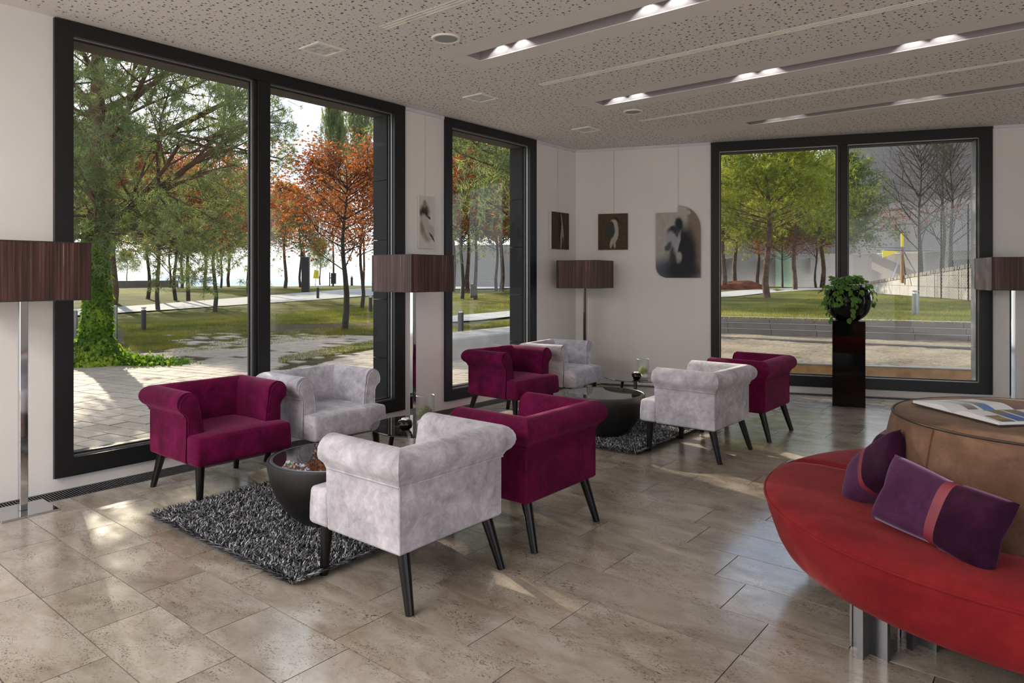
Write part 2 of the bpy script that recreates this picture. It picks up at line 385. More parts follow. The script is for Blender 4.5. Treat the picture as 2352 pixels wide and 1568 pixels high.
# ceiling with light slots and linear diffusers
ce=empty('ceiling',kind='structure')
SLOT=[(4.015,4.19),(5.895,6.085),(7.765,7.94),(2.14,2.31)]
DIF=[(3.165,3.235),(5.025,5.095),(6.90,6.965),(1.29,1.36)]
SX=1.60
perf=M(); pl=M()
def cadd(mm,x0,x1,y0,y1):
    po=rect(x0,x1,y0,y1,0.02)
    if len(po)>=3: mm.prism(po,CH,CH+.006)
bands=[]                                      # (y0,y1,type)
ev=sorted([(a,b,'slot') for a,b in SLOT]+[(a,b,'dif') for a,b in DIF])
cadd(pl,0,.11,Y0,8.1); 
y=Y0
for a,b,t in ev:
    mg=.20 if t=='slot' else .0
    cadd(perf,.11,XR,y,a-mg)
    x1=SX if t=='slot' else SX-.05
    if mg:
        cadd(perf,.11,SX-.16,a-mg,b+mg); cadd(pl,SX-.16,XR,a-mg,a); cadd(pl,SX-.16,XR,b,b+mg); cadd(pl,SX-.16,SX,a,b)
    else: cadd(perf,.11,x1,a,b)
    y=b+mg
cadd(perf,.11,XR,y,12)
perf.build('perforated_panel',MT['perf'],ce); pl.build('plain_border',MT['ceil'],ce)
rf=M(); rf.prism(rect(-.28,XR+.28,Y0-.28,20,.30),3.5,3.75); rf.build('roof_slab',MT['ceil'],ce)
for a,b in SLOT:
    m=M(); xe=XR-.05
    m.box(SX-.01,SX,a,b,CH+.0062,CH+.28); m.box(SX,xe,a-.01,a,CH+.0062,CH+.28); m.box(SX,xe,b,b+.01,CH+.0062,CH+.28); m.box(SX,xe,a,b,CH+.27,CH+.28)
    if a>7: m=M(); x2=SX+.85; m.box(x2-.01,x2,a,b,CH+.0062,CH+.28); m.box(x2,xe,a-.01,a,CH+.0062,CH+.28); m.box(x2,xe,b,b+.01,CH+.0062,CH+.28); m.box(x2,xe,a,b,CH+.27,CH+.28); pl2=M(); pl2.box(SX,x2-.01,a,b,CH,CH+.02); pl2.build('plain_border',MT['ceil'],ce)
    m.build('light_slot',MT['slot'],ce)
lamps=0
for si,(a,b) in enumerate(SLOT):
    for base in (1.78,3.08,4.38,5.68,6.98,8.28):
        for dx in (0,.21):
            x=base+dx+ (0.04 if si==0 else 0)
            if si==2: x+=.95
            if x>XR-.3 or x<SX+.05 : continue
            o=M().lathe([(0,CH+.128),(.018,CH+.128),(.022,CH+.135),(.02,CH+.16),(.006,CH+.165),(.006,CH+.268),(0,CH+.268)],16).build('downlight',MT['slot'],None,30)
            # hang it inside the slot
            o.location=(x,(a+b)/2+.02,0)
            tag(o,'small recessed downlight in the %s ceiling slot, %s lamp of the %s pair'%(['second','third','farthest','nearest'][si],'left' if dx==0 else 'right',['window-side','second','third','fourth','fifth','last'][int((base-1.78)/1.3+.5)]),'downlight','downlights of the ceiling slots')
            if si<3 and x<6.5:
                L=bpy.data.lights.new('downlight_beam','SPOT'); L.energy=1.3 if si<2 else .4; L.spot_size=R(110); L.spot_blend=.10; L.shadow_soft_size=.012; L.color=(1,.97,.93)
                lo=bpy.data.objects.new('downlight_beam',L); COL.objects.link(lo); lo.location=(x,(a+b)/2+.02,CH+.12); lo.rotation_euler=(R(3),0,0); lo.parent=ce
for a,b in DIF:
    m=M(); x0=SX-.05; c=(a+b)/2
    m.box(x0,XR,a,a+.006,CH-.003,CH+.05); m.box(x0,XR,b-.006,b,CH-.003,CH+.05); m.box(x0,XR,c-.004,c+.004,CH-.003,CH+.05); m.box(x0,x0+.012,a,b,CH-.003,CH+.05)
    m.build('diffuser_rail',MT['fixw'],ce)
    m=M(); m.box(x0,XR,a,b,CH+.05,CH+.06); m.build('diffuser_plenum',MT['black'],ce)
    m=M(); x=x0+.012; k=0
    while x<XR-.3:
        L_=.21 if k%2==0 else .0
        for yy in ((a+.006,c-.004),(c+.004,b-.006)):
            m.box(x,x+.22,yy[0],yy[1],CH-.0005,CH+.008)
        x+=.22+.20; k+=1
    m.build('diffuser_blank',MT['fixw'],ce)
# square area-light panels behind the camera, added unseen to brighten the room
for i,(x,y_) in enumerate(((1.0,-1.5),(2.6,-1.5),(1.0,-2.9),(2.6,-2.9),(4.2,-2.9))):
    t=empty('fill_panel',(x,y_,CH),0,'square luminous ceiling panel over the rear of the lounge, number %s from the left wall'%['one','two','three','four','five'][i],'ceiling light','rear ceiling panels')
    m=M(); h=.5
    for q in ((-h,h,-h,-h+.02),(-h,h,h-.02,h),(-h,-h+.02,-h+.02,h-.02),(h-.02,h,-h+.02,h-.02)): m.box(*q,-.035,0)
    m.build('trim_frame',MT['fixw'],t)
    L=bpy.data.lights.new('fill_lamp','AREA'); L.shape='SQUARE'; L.size=.94; L.energy=FILL_W; L.color=(1,.97,.94)
    lo=bpy.data.objects.new('fill_lamp',L); COL.objects.link(lo); lo.parent=t; lo.location=(0,0,-.012)
# fixtures in the ceiling
for (x,y_,lab) in ((.86,3.2,'square etched glass ceiling light, the nearest of three'),(.85,5.04,'square etched glass ceiling light between the two left windows'),(.85,6.92,'square etched glass ceiling light nearest the room corner')):
    t=empty('ceiling_light',(x,y_,CH),0,lab,'ceiling light','square ceiling lights')
    m=M(); h=.125
    for q in ((-h,h,-h,-h+.02),(-h,h,h-.02,h),(-h,-h+.02,-h+.02,h-.02),(h-.02,h,-h+.02,h-.02)): m.box(*q,-.012,0)
    m.build('trim_frame',MT['fixw'],t)
    m=M(); m.box(-h+.02,h-.02,-h+.02,h-.02,-.006,0); gl=m.build('diffuser_glass',MT['fix'],t)
    m=M(); r_=random.Random(int(y_*10))
    for k in range(5):
        pts=[(-.095+.19*i/6,-.08+.04*k+r_.uniform(-.014,.014)*(1+(i%2)),-.0075) for i in range(7)]
        m.tube(pts,.0014,4)
    m.build('etched_line',MT['spk'],gl)
for (x,y_,r_,lab) in ((1.765,3.63,.108,'round ceiling speaker near the first light slot'),(1.72,6.49,.105,'round ceiling speaker between the second and third slots')):
    t=empty('ceiling_speaker',(x,y_,CH),0,lab,'speaker','round ceiling speakers')
    M().lathe([(r_*.78,0),(r_*.8,-.010),(r_*.95,-.012),(r_,0)],40).build('rim',MT['fixw'],t,40)
    M().lathe([(0,-.008),(r_*.79,-.006),(r_*.79,0)],40).build('speaker_grille',MT['spk'],t,30)

# picture rails
m=M(); 
for a,b in ((4.815,5.38),(7.05,7.96)): m.box(0,.018,a,b,CH-.035,CH-.002)
m.build('trim_1',MT['rail'])['kind']='structure'
m=M()
for a,b in ((.01,1.79),(4.945,6.5)):
    m.prism([bw(a)[:2],bw(b)[:2],bw(b,-.018)[:2],bw(a,-.018)[:2]][::-1],CH-.035,CH-.002)
m.build('trim_2',MT['rail'])['kind']='structure'

# floor convector grilles
def grille(name,x0,x1,L,loc,rz,lab):
    t=empty(name,loc,rz,lab,'floor grille','floor convector grilles')
    m=M(); 
    for q in ((x0,x0+.008),(x1-.008,x1)): m.box(q[0],q[1],0,L,-.02,.001)
    m.build('edge_strip',MT['steel'],t)
    m=M().box(x0,x1,0,L,-.022,-.0205); m.build('duct',MT['black'],t)
    m=M(); k=int(L/.0165)
    for i in range(k): m.box(x0+.008,x1-.008,i*.0165,i*.0165+.006,-.013,-.001)
    m.build('slat',MT['steel'],t)['kind']='stuff'
    return t
grille('floor_grille',.012,.222,7.97+4.0-.6,(0,-3.5,0),0,'long metal floor grille along the left window wall')
t=grille('floor_grille',-.19,-.012,8.8,(0,0,0),0,'metal floor grille below the back window')
c=bw(.35); t.location=(c[0],c[1],0); t.rotation_euler=(0,0,WB-PI/2)
for ch in t.children:
    pass
t.scale=(-1,1,1)

# ------------------------------------------------------------------ windows (local: x along wall, y outwards, z up)
def window(name,L,zb,zt,fl_,fr,ft,fb,mull,loc,rz,dep,revm,revw,lab):
    t=empty(name,loc,rz,kind='structure'); t['label']=lab
    m=M(); i=.028; o_=.085
    def fb_(x0,x1,z0,z1,y0=-i,y1=o_): m.box(x0,x1,y0,y1,z0,z1)
    fb_(0,fl_,zb,zt); fb_(L-fr,L,zb,zt); fb_(fl_,L-fr,zb,zb+fb); fb_(fl_,L-fr,zt-ft,zt)
    m.build('window_frame',MT['frame'],t,None,.003,1)
    xs=[fl_]+([mull[0]] if mull else [])+[L-fr]; edges=[]
    if mull:
        mm=M(); mm.box(mull[0]+.02,mull[1],-i,o_,zb+fb,zt-ft); mm.build('mullion',MT['frame'],t,None,.003,1)
        mm=M(); mm.box(mull[0]-.012,mull[0]+.02,-.006,o_-.01,zb+fb,zt-ft); mm.build('mullion_groove',MT['gasket'],t)
        edges=[(fl_,mull[0]-.012),(mull[1],L-fr)]
    else: edges=[(fl_,L-fr)]
    for a,b in edges:
        z0,z1=zb+fb,zt-ft
        gb=M(); w_=.007
        gb.box(a,b,.012,.03,z0,z0+w_); gb.box(a,b,.012,.03,z1-w_,z1); gb.box(a,a+w_,.012,.03,z0+w_,z1-w_); gb.box(b-w_,b,.012,.03,z0+w_,z1-w_)
        gb.build('glazing_bead',MT['bead'],t)
        gb=M(); w2=.02
        gb.box(a,b,.032,.05,z0,z0+w2); gb.box(a,b,.032,.05,z1-w2,z1); gb.box(a,a+w2,.032,.05,z0+w2,z1-w2); gb.box(b-w2,b,.032,.05,z0+w2,z1-w2)
        gb.build('gasket',MT['gasket'],t)
        M().box(a+.003,b-.003,.036,.044,z0+.003,z1-.003).build('pane',MT['pane'],t)
    # outer reveal: soffit, side panels with joints, sill
    m=M(); m.box(-.02,L+.02,o_,dep,zt-ft+.0,zt+.02); m.build('soffit_board',MT['soffit'],t)
    m=M(); m.box(-.02,L+.02,o_,dep+.03,zb+.0,zb+fb-.03); m.build('outer_sill',MT['frame'],t)
    zz=[zb+fb-.03,.62,1.22,1.83,2.44,zt-ft]
    for a,b in zip(zz[:-1],zz[1:]):
        for x0,x1 in ((L-fr-.005+revw,L+.02),(-.02,fl_+.005-revw)):
            M().box(min(x0,x1),max(x0,x1),o_,dep,a+.003,b-.003).build('reveal_panel',revm if x0>1 else MT['slate'],t)
    return t
# the left windows: wall runs along +Y, outside is -X  -> local x = Y, local y = -X
window('window_1',3.145,.09,3.198,.115,.145,.095,.125,(1.475,1.61),(0,1.66,0),PI/2,.30,MT['slate'],.0,'large two-pane window at the left')
window('window_2',1.65,.09,3.198,.105,.14,.095,.12,None,(0,5.39,0),PI/2,.30,MT['slate'],.0,'narrow single window between the two white piers')
c=bw(1.80)
window('window_3',3.135,.088,3.195,.105,.13,.12,.13,(1.515,1.615),c,WB,.28,MT['conc2'],.0,'two-pane window in the back wall behind the plant pedestal')

# ------------------------------------------------------------------ armchairs
def section():
    pts=[(-.115,.42),(-.113,.48),(-.107,.54),(-.097,.59),(-.092,.625)]
    for k in range(0,13):
        a=R(165-k*(225/12)); pts.append((-.018+.073*math.cos(a),.637+.073*math.sin(a)))
    pts+=[(.006,.552),(0,.54),(0,.47),(0,.38),(0,.30),(0,.262),(-.008,.252),(-.06,.25),(-.115,.25)]
    return pts
SEC=section(); HW=.338
def sweep(stations):
    m=M(); n=len(SEC); S=len(stations)
    vs=[st(o,z) for st in stations for o,z in SEC]
    fs=[(i*n+k,i*n+(k+1)%n,(i+1)*n+(k+1)%n,(i+1)*n+k) for i in range(S-1) for k in range(n)]
    fs+=[tuple(range(n))[::-1],tuple((S-1)*n+k for k in range(n))]
    return m.add(vs,fs)
def make_chair(mat,label):
    t=empty('armchair',(0,0,0),0,label,'armchair','velvet tub armchairs')
    for sg in (-1,1):
        st=[(lambda o,z,x=x:(x+ (0.012*math.sin(PI*min(1,max(0,(z-.3)/.4))) if x>.4 else 0),sg*(HW+o),z)) for x in (.505,.36,.22,.12)]+[lambda o,z:(-o,sg*(HW+o),z)]
        arm=sweep(st).build('arm',mat,t,38)
        # facing panel with piping
        cx_=-.045; pp=[]
        for o,z in SEC: pp.append((o+( -.012 if o>-.03 else .012)*(1 if z>.3 else .8), z-(.014 if z>.6 else 0)))
        pp=[p for p in pp if p[1]>.255]
        m=M(); n=len(pp); m.add([(.512,sg*(HW+o),z) for o,z in pp]+[(.524,sg*(HW+o),z) for o,z in pp],[tuple(range(n))[::-1],tuple(range(n,2*n))]+[(i,(i+1)%n,n+(i+1)%n,n+i) for i in range(n)])
        m.build('facing_panel',mat,arm,40,.004,2)
        m=M(); m.tube([(.522,sg*(HW+o),z) for o,z in pp[:-2]],.0042,6); m.build('piping',mat,arm,60)
        m=M(); m.tube([(.50,sg*(HW+.006),.549),(-.004,sg*(HW+.006),.549)],.0045,6); m.tube([(.004,sg*(HW-.004),.262),(.004,sg*(HW-.004),.55)],.0065,6); m.build('seam_piping',mat,arm,60)
    st=[lambda o,z:(-o,-(HW+o),z)]+[(lambda o,z,u=u:(-o-.010*math.sin(PI*(u+1)/2)*(1 if o<-.05 else -.3),u*(HW+o),z)) for u in (-.75,-.4,0,.4,.75)]+[lambda o,z:(-o,(HW+o),z)]
    bk=sweep(st).build('backrest',mat,t,38)
    m=M().tube([(-.006,-(HW+.006),.549),(-.006,HW+.006,.549)],.0045,6); m.build('seam_piping',mat,bk,60)
    # seat, T shaped in plan, slightly crowned
    m=M(); W2=.338
    m.prism([(.10,-.224),(.512,-.224),(.512,-W2),(.665,-W2),(.665,W2),(.512,W2),(.512,.224),(.10,.224)],.252,.435)
    s_=m.build('seat',mat,t,None,.022,3); me=s_.data
    bm=bmesh.new(); bm.from_mesh(me); bmesh.ops.subdivide_edges(bm,edges=[e_ for e_ in bm.edges if e_.calc_length()>.12],cuts=3,use_grid_fill=True)
    for v in bm.verts:
        if v.co.z>.40: v.co.z+=.018*max(0,1-(v.co.y/.36)**2)*max(0,1-((v.co.x-.36)/.32)**2)
        if v.co.z>.33 and v.co.x>.6: v.co.x-=.012*(v.co.z-.33)/.1
    bm.to_mesh(me); bm.free(); me.polygons.foreach_set('use_smooth',[True]*len(me.polygons)); me.set_sharp_from_angle(angle=R(50))
    M().box(.03,.60,-.30,.30,.240,.256).build('underside',MT['black'],t)
    for sx,sy,tx,ty in ((.050,.275,-.030,.305),(.050,-.275,-.030,-.305),(.585,.282,.600,.292),(.585,-.282,.600,-.292)):
        M().tube([(sx,sy,.262),(tx,ty,0)],[.030,.0195],16).build('leg',MT['leg'],t,40)
    return t
pg=make_chair(MT['grey'],'silver velvet armchair in the foreground, seen from behind, standing on the rug edge')
pb=make_chair(MT['burg'],'burgundy velvet armchair at the left, in front of the large window')
def put(t,x,y_,deg,label=None,first=False,src=None):
    if src is not None: t=copy_tree(src)
    t.location=(x,y_,0); t.rotation_euler=(0,0,R(deg))
    if label: t['label']=label
    return t
put(pg,3.105,2.325,180)
put(pb,.43,2.445,0)
put(None,3.115,3.195,180,'burgundy velvet armchair seen from behind, beside the foreground silver armchair',src=pb)
put(None,.44,3.30,0,'silver velvet armchair beside the left burgundy one, backed against the large window',src=pg)
put(None,.53,5.56,-2,'burgundy velvet armchair in front of the narrow window',src=pb)
put(None,.50,6.43,7,'silver velvet armchair in the far corner under the floor lamp',src=pg)
put(None,3.20,5.465,178.5,'silver velvet armchair seen from behind, beside the far rug',src=pg)
put(None,3.245,6.43,180,'burgundy velvet armchair seen from behind, near the plant pedestal',src=pb)

# ------------------------------------------------------------------ rugs, bowl tables, side tables
def shag(n,wx,wy,h):
    x=rng.uniform(0,wx,n); y=rng.uniform(0,wy,n)
    # ragged border strands
    nb=n//6; e_=rng.integers(0,4,nb); u=rng.uniform(0,1,nb)
    xb=np.where(e_==0,0,np.where(e_==1,wx,u*wx)); yb=np.where(e_==2,0,np.where(e_==3,wy,u*wy))
    x=np.concatenate([x,xb]); y=np.concatenate([y,yb]); N=len(x)
    a=rng.uniform(0,2*PI,N); lean=rng.uniform(.2,1.1,N)
    ox=np.zeros(N); oy=np.zeros(N); ox[n:]=np.where(e_==0,-1,np.where(e_==1,1,0)); oy[n:]=np.where(e_==2,-1,np.where(e_==3,1,0))
    dx=np.cos(a)*lean+ox*1.0; dy=np.sin(a)*lean+oy*1.0; L=rng.uniform(.75,1.15,N)*h
    w_=rng.uniform(.0020,.0038,N); px,py=-np.sin(a),np.cos(a)
    b=np.stack([x,y,np.full(N,.006)],1); 
    mid=b+np.stack([dx*L*.35,dy*L*.35,L*.62],1); tip=b+np.stack([dx*L*.95,dy*L*.95,L*.82+.002],1)
    side=np.stack([px*w_,py*w_,np.zeros(N)],1)
    V=np.stack([b-side,b+side,mid-side*1.25,mid+side*1.25,tip],1).reshape(-1,3)
    i=np.arange(N)*5
    F=np.concatenate([np.stack([i,i+1,i+3],1),np.stack([i,i+3,i+2],1),np.stack([i+2,i+3,i+4],1)])
    mi=rng.choice([0,1,2],N,p=[.36,.38,.26]); return V,F,np.tile(mi,3)
sm=[plain('strand_black',(.011,.011,.013),.7,0,.3),plain('strand_grey',(.12,.12,.132),.6,0,.4),plain('strand_silver',(.50,.50,.53),.5,0,.5)]
V,F,mi=shag(40000,1.44,1.40,.038)
rug=empty('shaggy_rug',(1.055,1.865,0),0,'grey and black shaggy rug under the foreground bowl table','rug','shaggy rugs')
M().box(.02,1.42,.02,1.38,0,.007).build('backing',MT['black'],rug)
np_mesh('pile',V,F,sm,mi,rug)['kind']='stuff'
r2=copy_tree(rug); r2.location=(1.13,4.985,0); r2.rotation_euler=(0,0,R(.5)); r2['label']='grey and black shaggy rug under the far bowl table'

def make_bowl():
    t=empty('bowl_table',(0,0,0),0,'black bowl-shaped coffee table on the foreground rug','coffee table','bowl coffee tables')
    prof=[(0,.0)]+[(.13,0),(.175,.012),(.225,.05),(.28,.11),(.322,.18),(.350,.25),(.366,.32),(.372,.375),(.369,.384),(.362,.386),(.357,.380)]
    M().lathe(prof,72).build('bowl_body',MT['bowl'],t,45)
    M().lathe([(.357,.380),(.350,.372),(.345,.360),(.330,.29),(.28,.19),(.18,.10),(0,.07)],72).build('bowl_inside',plain('bowl_inside',(.035,.033,.031),.5),t,45)
    M().lathe([(.338,.3745),(.3555,.3745),(.3555,.384),(.350,.3862),(.338,.3862)],72).build('rim_ring',MT['steel'],t,30)
    M().lathe([(0,.376),(.337,.376),(.337,.385),(0,.385)],72).build('glass_top',MT['smoke2'],t,30)
    return t
g=G('dark_mirror_glass'); g.set(Base_Color=(.02,.021,.02),Roughness=.02,IOR=1.9); g.b.inputs['Specular IOR Level'].default_value=.9; g.bump(g.noise(g.pos(),2,1),.01,.001); MT['smoke2']=g.mat
b1=make_bowl(); b1.location=(1.935,2.505,.008)
b2=copy_tree(b1); b2.location=(2.02,5.415,.008); b2['label']='black bowl-shaped coffee table on the far rug'
def make_side():
    t=empty('side_table',(0,0,0),0,'round smoked-glass side table between the foreground armchairs','side table','smoked glass side tables')
    M().lathe([(0,.443),(.345,.443),(.352,.447),(.352,.451),(.347,.455),(0,.455)],72).build('glass_top',MT['smoke'],t,35)
    M().lathe([(.055,.425),(.055,.442),(0,.442),(0,.425)],24).build('hub',MT['leg'],t,35)
    for k in range(3):
        a=R(30+120*k); c_,s_=math.cos(a),math.sin(a)
        M().tube([(.20*c_,.20*s_,.432),(.27*c_,.27*s_,0)],[.017,.011],14).build('leg',MT['leg'],t,40)
        M().tube([(.04*c_,.04*s_,.434),(.21*c_,.21*s_,.434)],.008,8).build('strut',MT['leg'],t,40)
    return t
s1=make_side(); s1.location=(1.94,3.235,0); s1.rotation_euler=(0,0,R(75))
s2=copy_tree(s1); s2.location=(1.965,6.165,0); s2.rotation_euler=(0,0,R(20)); s2['label']='round smoked-glass side table in the far seating group'
# faceted black candle holder, glass vase with moss
def make_candle():
    t=empty('candle_holder',(0,0,0),0,'black faceted candle holder with white candle on the near side table','candle holder','black candle holders')
    bm=bmesh.new(); bmesh.ops.create_icosphere(bm,subdivisions=2,radius=.049)
    for v in bm.verts:
        v.co*=1+.05*math.sin(v.co.x*210+v.co.z*150)
        if v.co.z>.030: v.co.z=.030+(v.co.z-.03)*.15
        if v.co.z<-.038: v.co.z=-.038
        v.co.z+=.038
    me=bpy.data.meshes.new('holder_body'); bm.to_mesh(me); bm.free(); me.materials.append(MT['blk']); o=bpy.data.objects.new('holder_body',me); COL.objects.link(o); o.parent=t
    M().lathe([(0,.066),(.026,.066),(.026,.074),(.022,.077),(0,.075)],20).build('candle',MT['white'],t,30)
    M().tube([(0,0,.074),(0.001,0,.084)],.0012,5).build('wick',MT['black'],t)
    return t
c1=make_candle(); p=P(931,987,.455); c1.location=(p[0],p[1],.455)
c2=copy_tree(c1); p=P(1462,872,.455); c2.location=(p[0],p[1],.455); c2['label']='black faceted candle holder on the far side table'
def make_vase():
    t=empty('glass_vase',(0,0,0),0,'clear glass cylinder vase with grey-green moss ball on the near side table','vase','glass cylinder vases')
    r_=.062; h=.205
    M().lathe([(0,0),(r_-.002,0),(r_,.003),(r_,h),(r_-.0045,h),(r_-.0045,.016),(0,.016)],48).build('glass_cylinder',MT['vase'],t,40)
    M().lathe([(r_-.0046,h-.0005),(r_-.002,h+.0018),(r_+.0003,h-.0005)],48).build('rim',MT['bead'],t,60)
    M().lathe([(0,.018),(r_-.006,.018),(r_-.006,.032),(r_-.02,.040),(0,.044)],32).build('white_gravel',MT['pebble'],t,40)
    n=2600; d=rng.normal(size=(n,3)); d/=np.linalg.norm(d,axis=1)[:,None]; rr_=.046*rng.uniform(.4,1,n)[:,None]
    b_=d*rr_+np.array([0,0,.088]); L=rng.uniform(.010,.024,n)[:,None]; dd=d+rng.normal(size=(n,3))*.7; dd/=np.linalg.norm(dd,axis=1)[:,None]
    tip=b_+dd*L; rad=np.hypot(tip[:,0],tip[:,1]); s_=np.minimum(1,.054/np.maximum(rad,1e-6)); tip[:,0]*=s_; tip[:,1]*=s_; tip[:,2]=np.maximum(tip[:,2],.04); b_[:,2]=np.maximum(b_[:,2],.042)
    sd_=np.cross(dd,rng.normal(size=(n,3))); sd_/=np.linalg.norm(sd_,axis=1)[:,None]; sd_*=.0009
    V=np.stack([b_-sd_,b_+sd_,tip],1).reshape(-1,3); i=np.arange(n)*3
    np_mesh('moss_ball',V,np.stack([i,i+1,i+2],1),[MT['moss']],None,t)['kind']='stuff'
    return t
v1=make_vase(); p=P(977,978,.455); v1.location=(p[0],p[1],.455)
v2=copy_tree(v1); p=P(1477,869,.455); v2.location=(p[0],p[1],.455); v2.scale=(.93,.93,.93); v2['label']='clear glass cylinder vase with moss ball on the far side table'

# ------------------------------------------------------------------ floor lamps
def make_lamp():
    t=empty('floor_lamp',(0,0,0),0,'floor lamp with brown thread shade at the left edge','floor lamp','brown shaded floor lamps')
    M().box(-.15,.15,-.15,.15,0,.012).build('base_plate',MT['chrome'],t,None,.002,1)
    M().box(-.022,.022,-.022,.022,.012,1.46).build('pole',MT['chrome'],t,None,.003,1)
    h=.28; z0,z1=1.306,1.664
    sh=None
    for k in range(4):
        m=M(); m.box(-h,h,-h-.0015,-h+.0015,z0,z1); o=m.build('shade_panel',MT['shade'],t); o.rotation_euler=(0,0,k*PI/2)
    m=M(); q=.005
    for z in (z0,z1-q*1.4):
        m.box(-h-.004,h+.004,-h-.004,-h+.004,z,z+q*1.4); m.box(-h-.004,h+.004,h-.004,h+.004,z,z+q*1.4)
        m.box(-h-.004,-h+.004,-h,h,z,z+q*1.4); m.box(h-.004,h+.004,-h,h,z,z+q*1.4)
    for sx in (-1,1):
        for sy in (-1,1): m.box(sx*h-.003,sx*h+.003,sy*h-.003,sy*h+.003,z0,z1)
    m.build('shade_frame',MT['pipe_d'],t)
    m=M(); m.box(-h,h,-.004,.004,1.455,1.463); m.box(-.004,.004,-h,h,1.455,1.463); m.build('shade_spider',MT['chrome'],t)
    m=M(); m.lathe([(0,1.46),(.018,1.46),(.018,1.50),(.032,1.53),(.03,1.56),(.015,1.58),(0,1.582)],20); m.build('bulb',MT['white'],t,50)
    return t
l1=make_lamp(); l1.location=(.300,1.405,0)
l2=copy_tree(l1); l2.location=(.292,4.665,0); l2['label']='floor lamp with brown thread shade at the white pier between the left windows'
l3=copy_tree(l1); l3.location=(.39,7.61,0); l3.rotation_euler=(0,0,R(10)); l3['label']='floor lamp with brown thread shade in the room corner behind the silver armchair'
l4=copy_tree(l1); l4.location=(4.826,9.373,0); l4.rotation_euler=(0,0,WB); l4['label']='floor lamp with brown thread shade at the right edge by the back window'

# ------------------------------------------------------------------ pedestal and planter
pd=empty('plant_pedestal',(3.241,8.299,0),R(16.2),'tall glossy black pedestal carrying the planter by the back window','pedestal')
M().box(0,.332,0,.332,0,.935).build('column',MT['blk'],pd,None,.002,1)
M().box(0,.332,0,.332,.9355,.957).build('top_plate',MT['blk'],pd,None,.002,1)
c=Matrix.Rotation(R(16.2),2)@Vector((.166,.166)); pc=(3.241+c.x,8.299+c.y)
pt=empty('potted_plant',(pc[0],pc[1],.957),0,'glossy black ball planter with trailing green plant on the pedestal','potted plant')
prof=[(0,0),(.10,0),(.12,.008)]+[(.247*math.cos(R(a)),.222+.247*math.sin(R(a))) for a in range(-55,46,6)]
prof+=[(.165,.40),(.162,.385)]
M().lathe(prof,64).build('planter_bowl',MT['blk'],pt,60)
M().lathe([(0,.385),(.162,.385),(.165,.370),(0,.36)],32).build('potting_soil',MT['soil'],pt,30)
def leafmesh(name,s,mat,curl=.25):
    o=[(0,0),(.30,.34),(.36,.60),(.22,.85),(0,1.05)]
    vs=[]; 
    for y_,(wd,l) in enumerate(((.05,0),(.34,.16),(.44,.42),(.30,.74),(.0,1.05))):
        zz=-curl*(l-.3)**2
        vs+=[(-wd*s,l*s,(zz+.10*wd)*s),(0,l*s,(zz)*s),(wd*s,l*s,(zz+.10*wd)*s)]
    fs=[]
    for i in range(4):
        for j in range(2): fs.append((i*3+j,i*3+j+1,(i+1)*3+j+1,(i+1)*3+j))
    me=bpy.data.meshes.new(name); me.from_pydata(vs,[],fs); me.materials.append(mat); me.polygons.foreach_set('use_smooth',[True]*len(fs)); me.update(); return me
lv=[leafmesh('leaf',s,MT['pothos'],c_) for s,c_ in ((.052,.3),(.064,.5),(.044,.1))]
def add_leaf(parent,p,out,droop,roll,mesh,base):
    d=Vector(out).normalized(); d=(d+Vector((0,0,-droop))).normalized()
    nrm=Vector((p[0],p[1],p[2]-.2)).normalized(); x=d.cross(nrm).normalized(); z=x.cross(d).normalized()
    mt=Matrix((x,d,z)).transposed().to_4x4(); mt=mt@Matrix.Rotation(roll,4,'Y'); mt.translation=p
    o=bpy.data.objects.new('leaf',mesh); COL.objects.link(o); o.parent=parent; o.matrix_local=mt
vines=M(); rr=random.Random(3)
for k in range(34):
    a=rr.uniform(0,2*PI) if k>12 else rr.uniform(R(190),R(350))
    L=rr.choice([2,3,4,5,6]) if k>3 else 9
    pts=[]; el=R(60); 
    for j in range(L+1):
        el_=R(78)-j*R(13.5)
        r_=.262+rr.uniform(0,.03); aa=a+rr.uniform(-.1,.1)
        if el_<R(40): q=Vector((r_*math.cos(el_)*math.cos(aa),r_*math.cos(el_)*math.sin(aa),.222+r_*math.sin(el_)))
        else: q=Vector((.15*math.cos(aa)*(j+1.0)/3,.15*math.sin(aa)*(j+1.0)/3,.42+rr.uniform(0,.07)))
        pts.append(q)
    vines.tube([tuple(q) for q in pts],.0022,5)
    for j,q in enumerate(pts):
        for _ in range(2 if k>3 else 1):
            out=(q.x+rr.uniform(-.15,.15),q.y+rr.uniform(-.15,.15),.05)
            add_leaf(pt,q+Vector((rr.uniform(-.02,.02),rr.uniform(-.02,.02),rr.uniform(-.012,.014))),out,.25+.22*j,rr.uniform(-.7,.7),rr.choice(lv),pt)
for k in range(46):
    a=rr.uniform(0,2*PI); r_=rr.uniform(.02,.19); q=Vector((r_*math.cos(a),r_*math.sin(a),.42+rr.uniform(0,.075)))
    add_leaf(pt,q,(math.cos(a+rr.uniform(-.8,.8)),math.sin(a+rr.uniform(-.8,.8)),.2),rr.uniform(-.3,.5),rr.uniform(-.6,.6),rr.choice(lv),pt)
vines.build('vine_stem',plain('vine_stem',(.12,.20,.05),.6),pt,60)

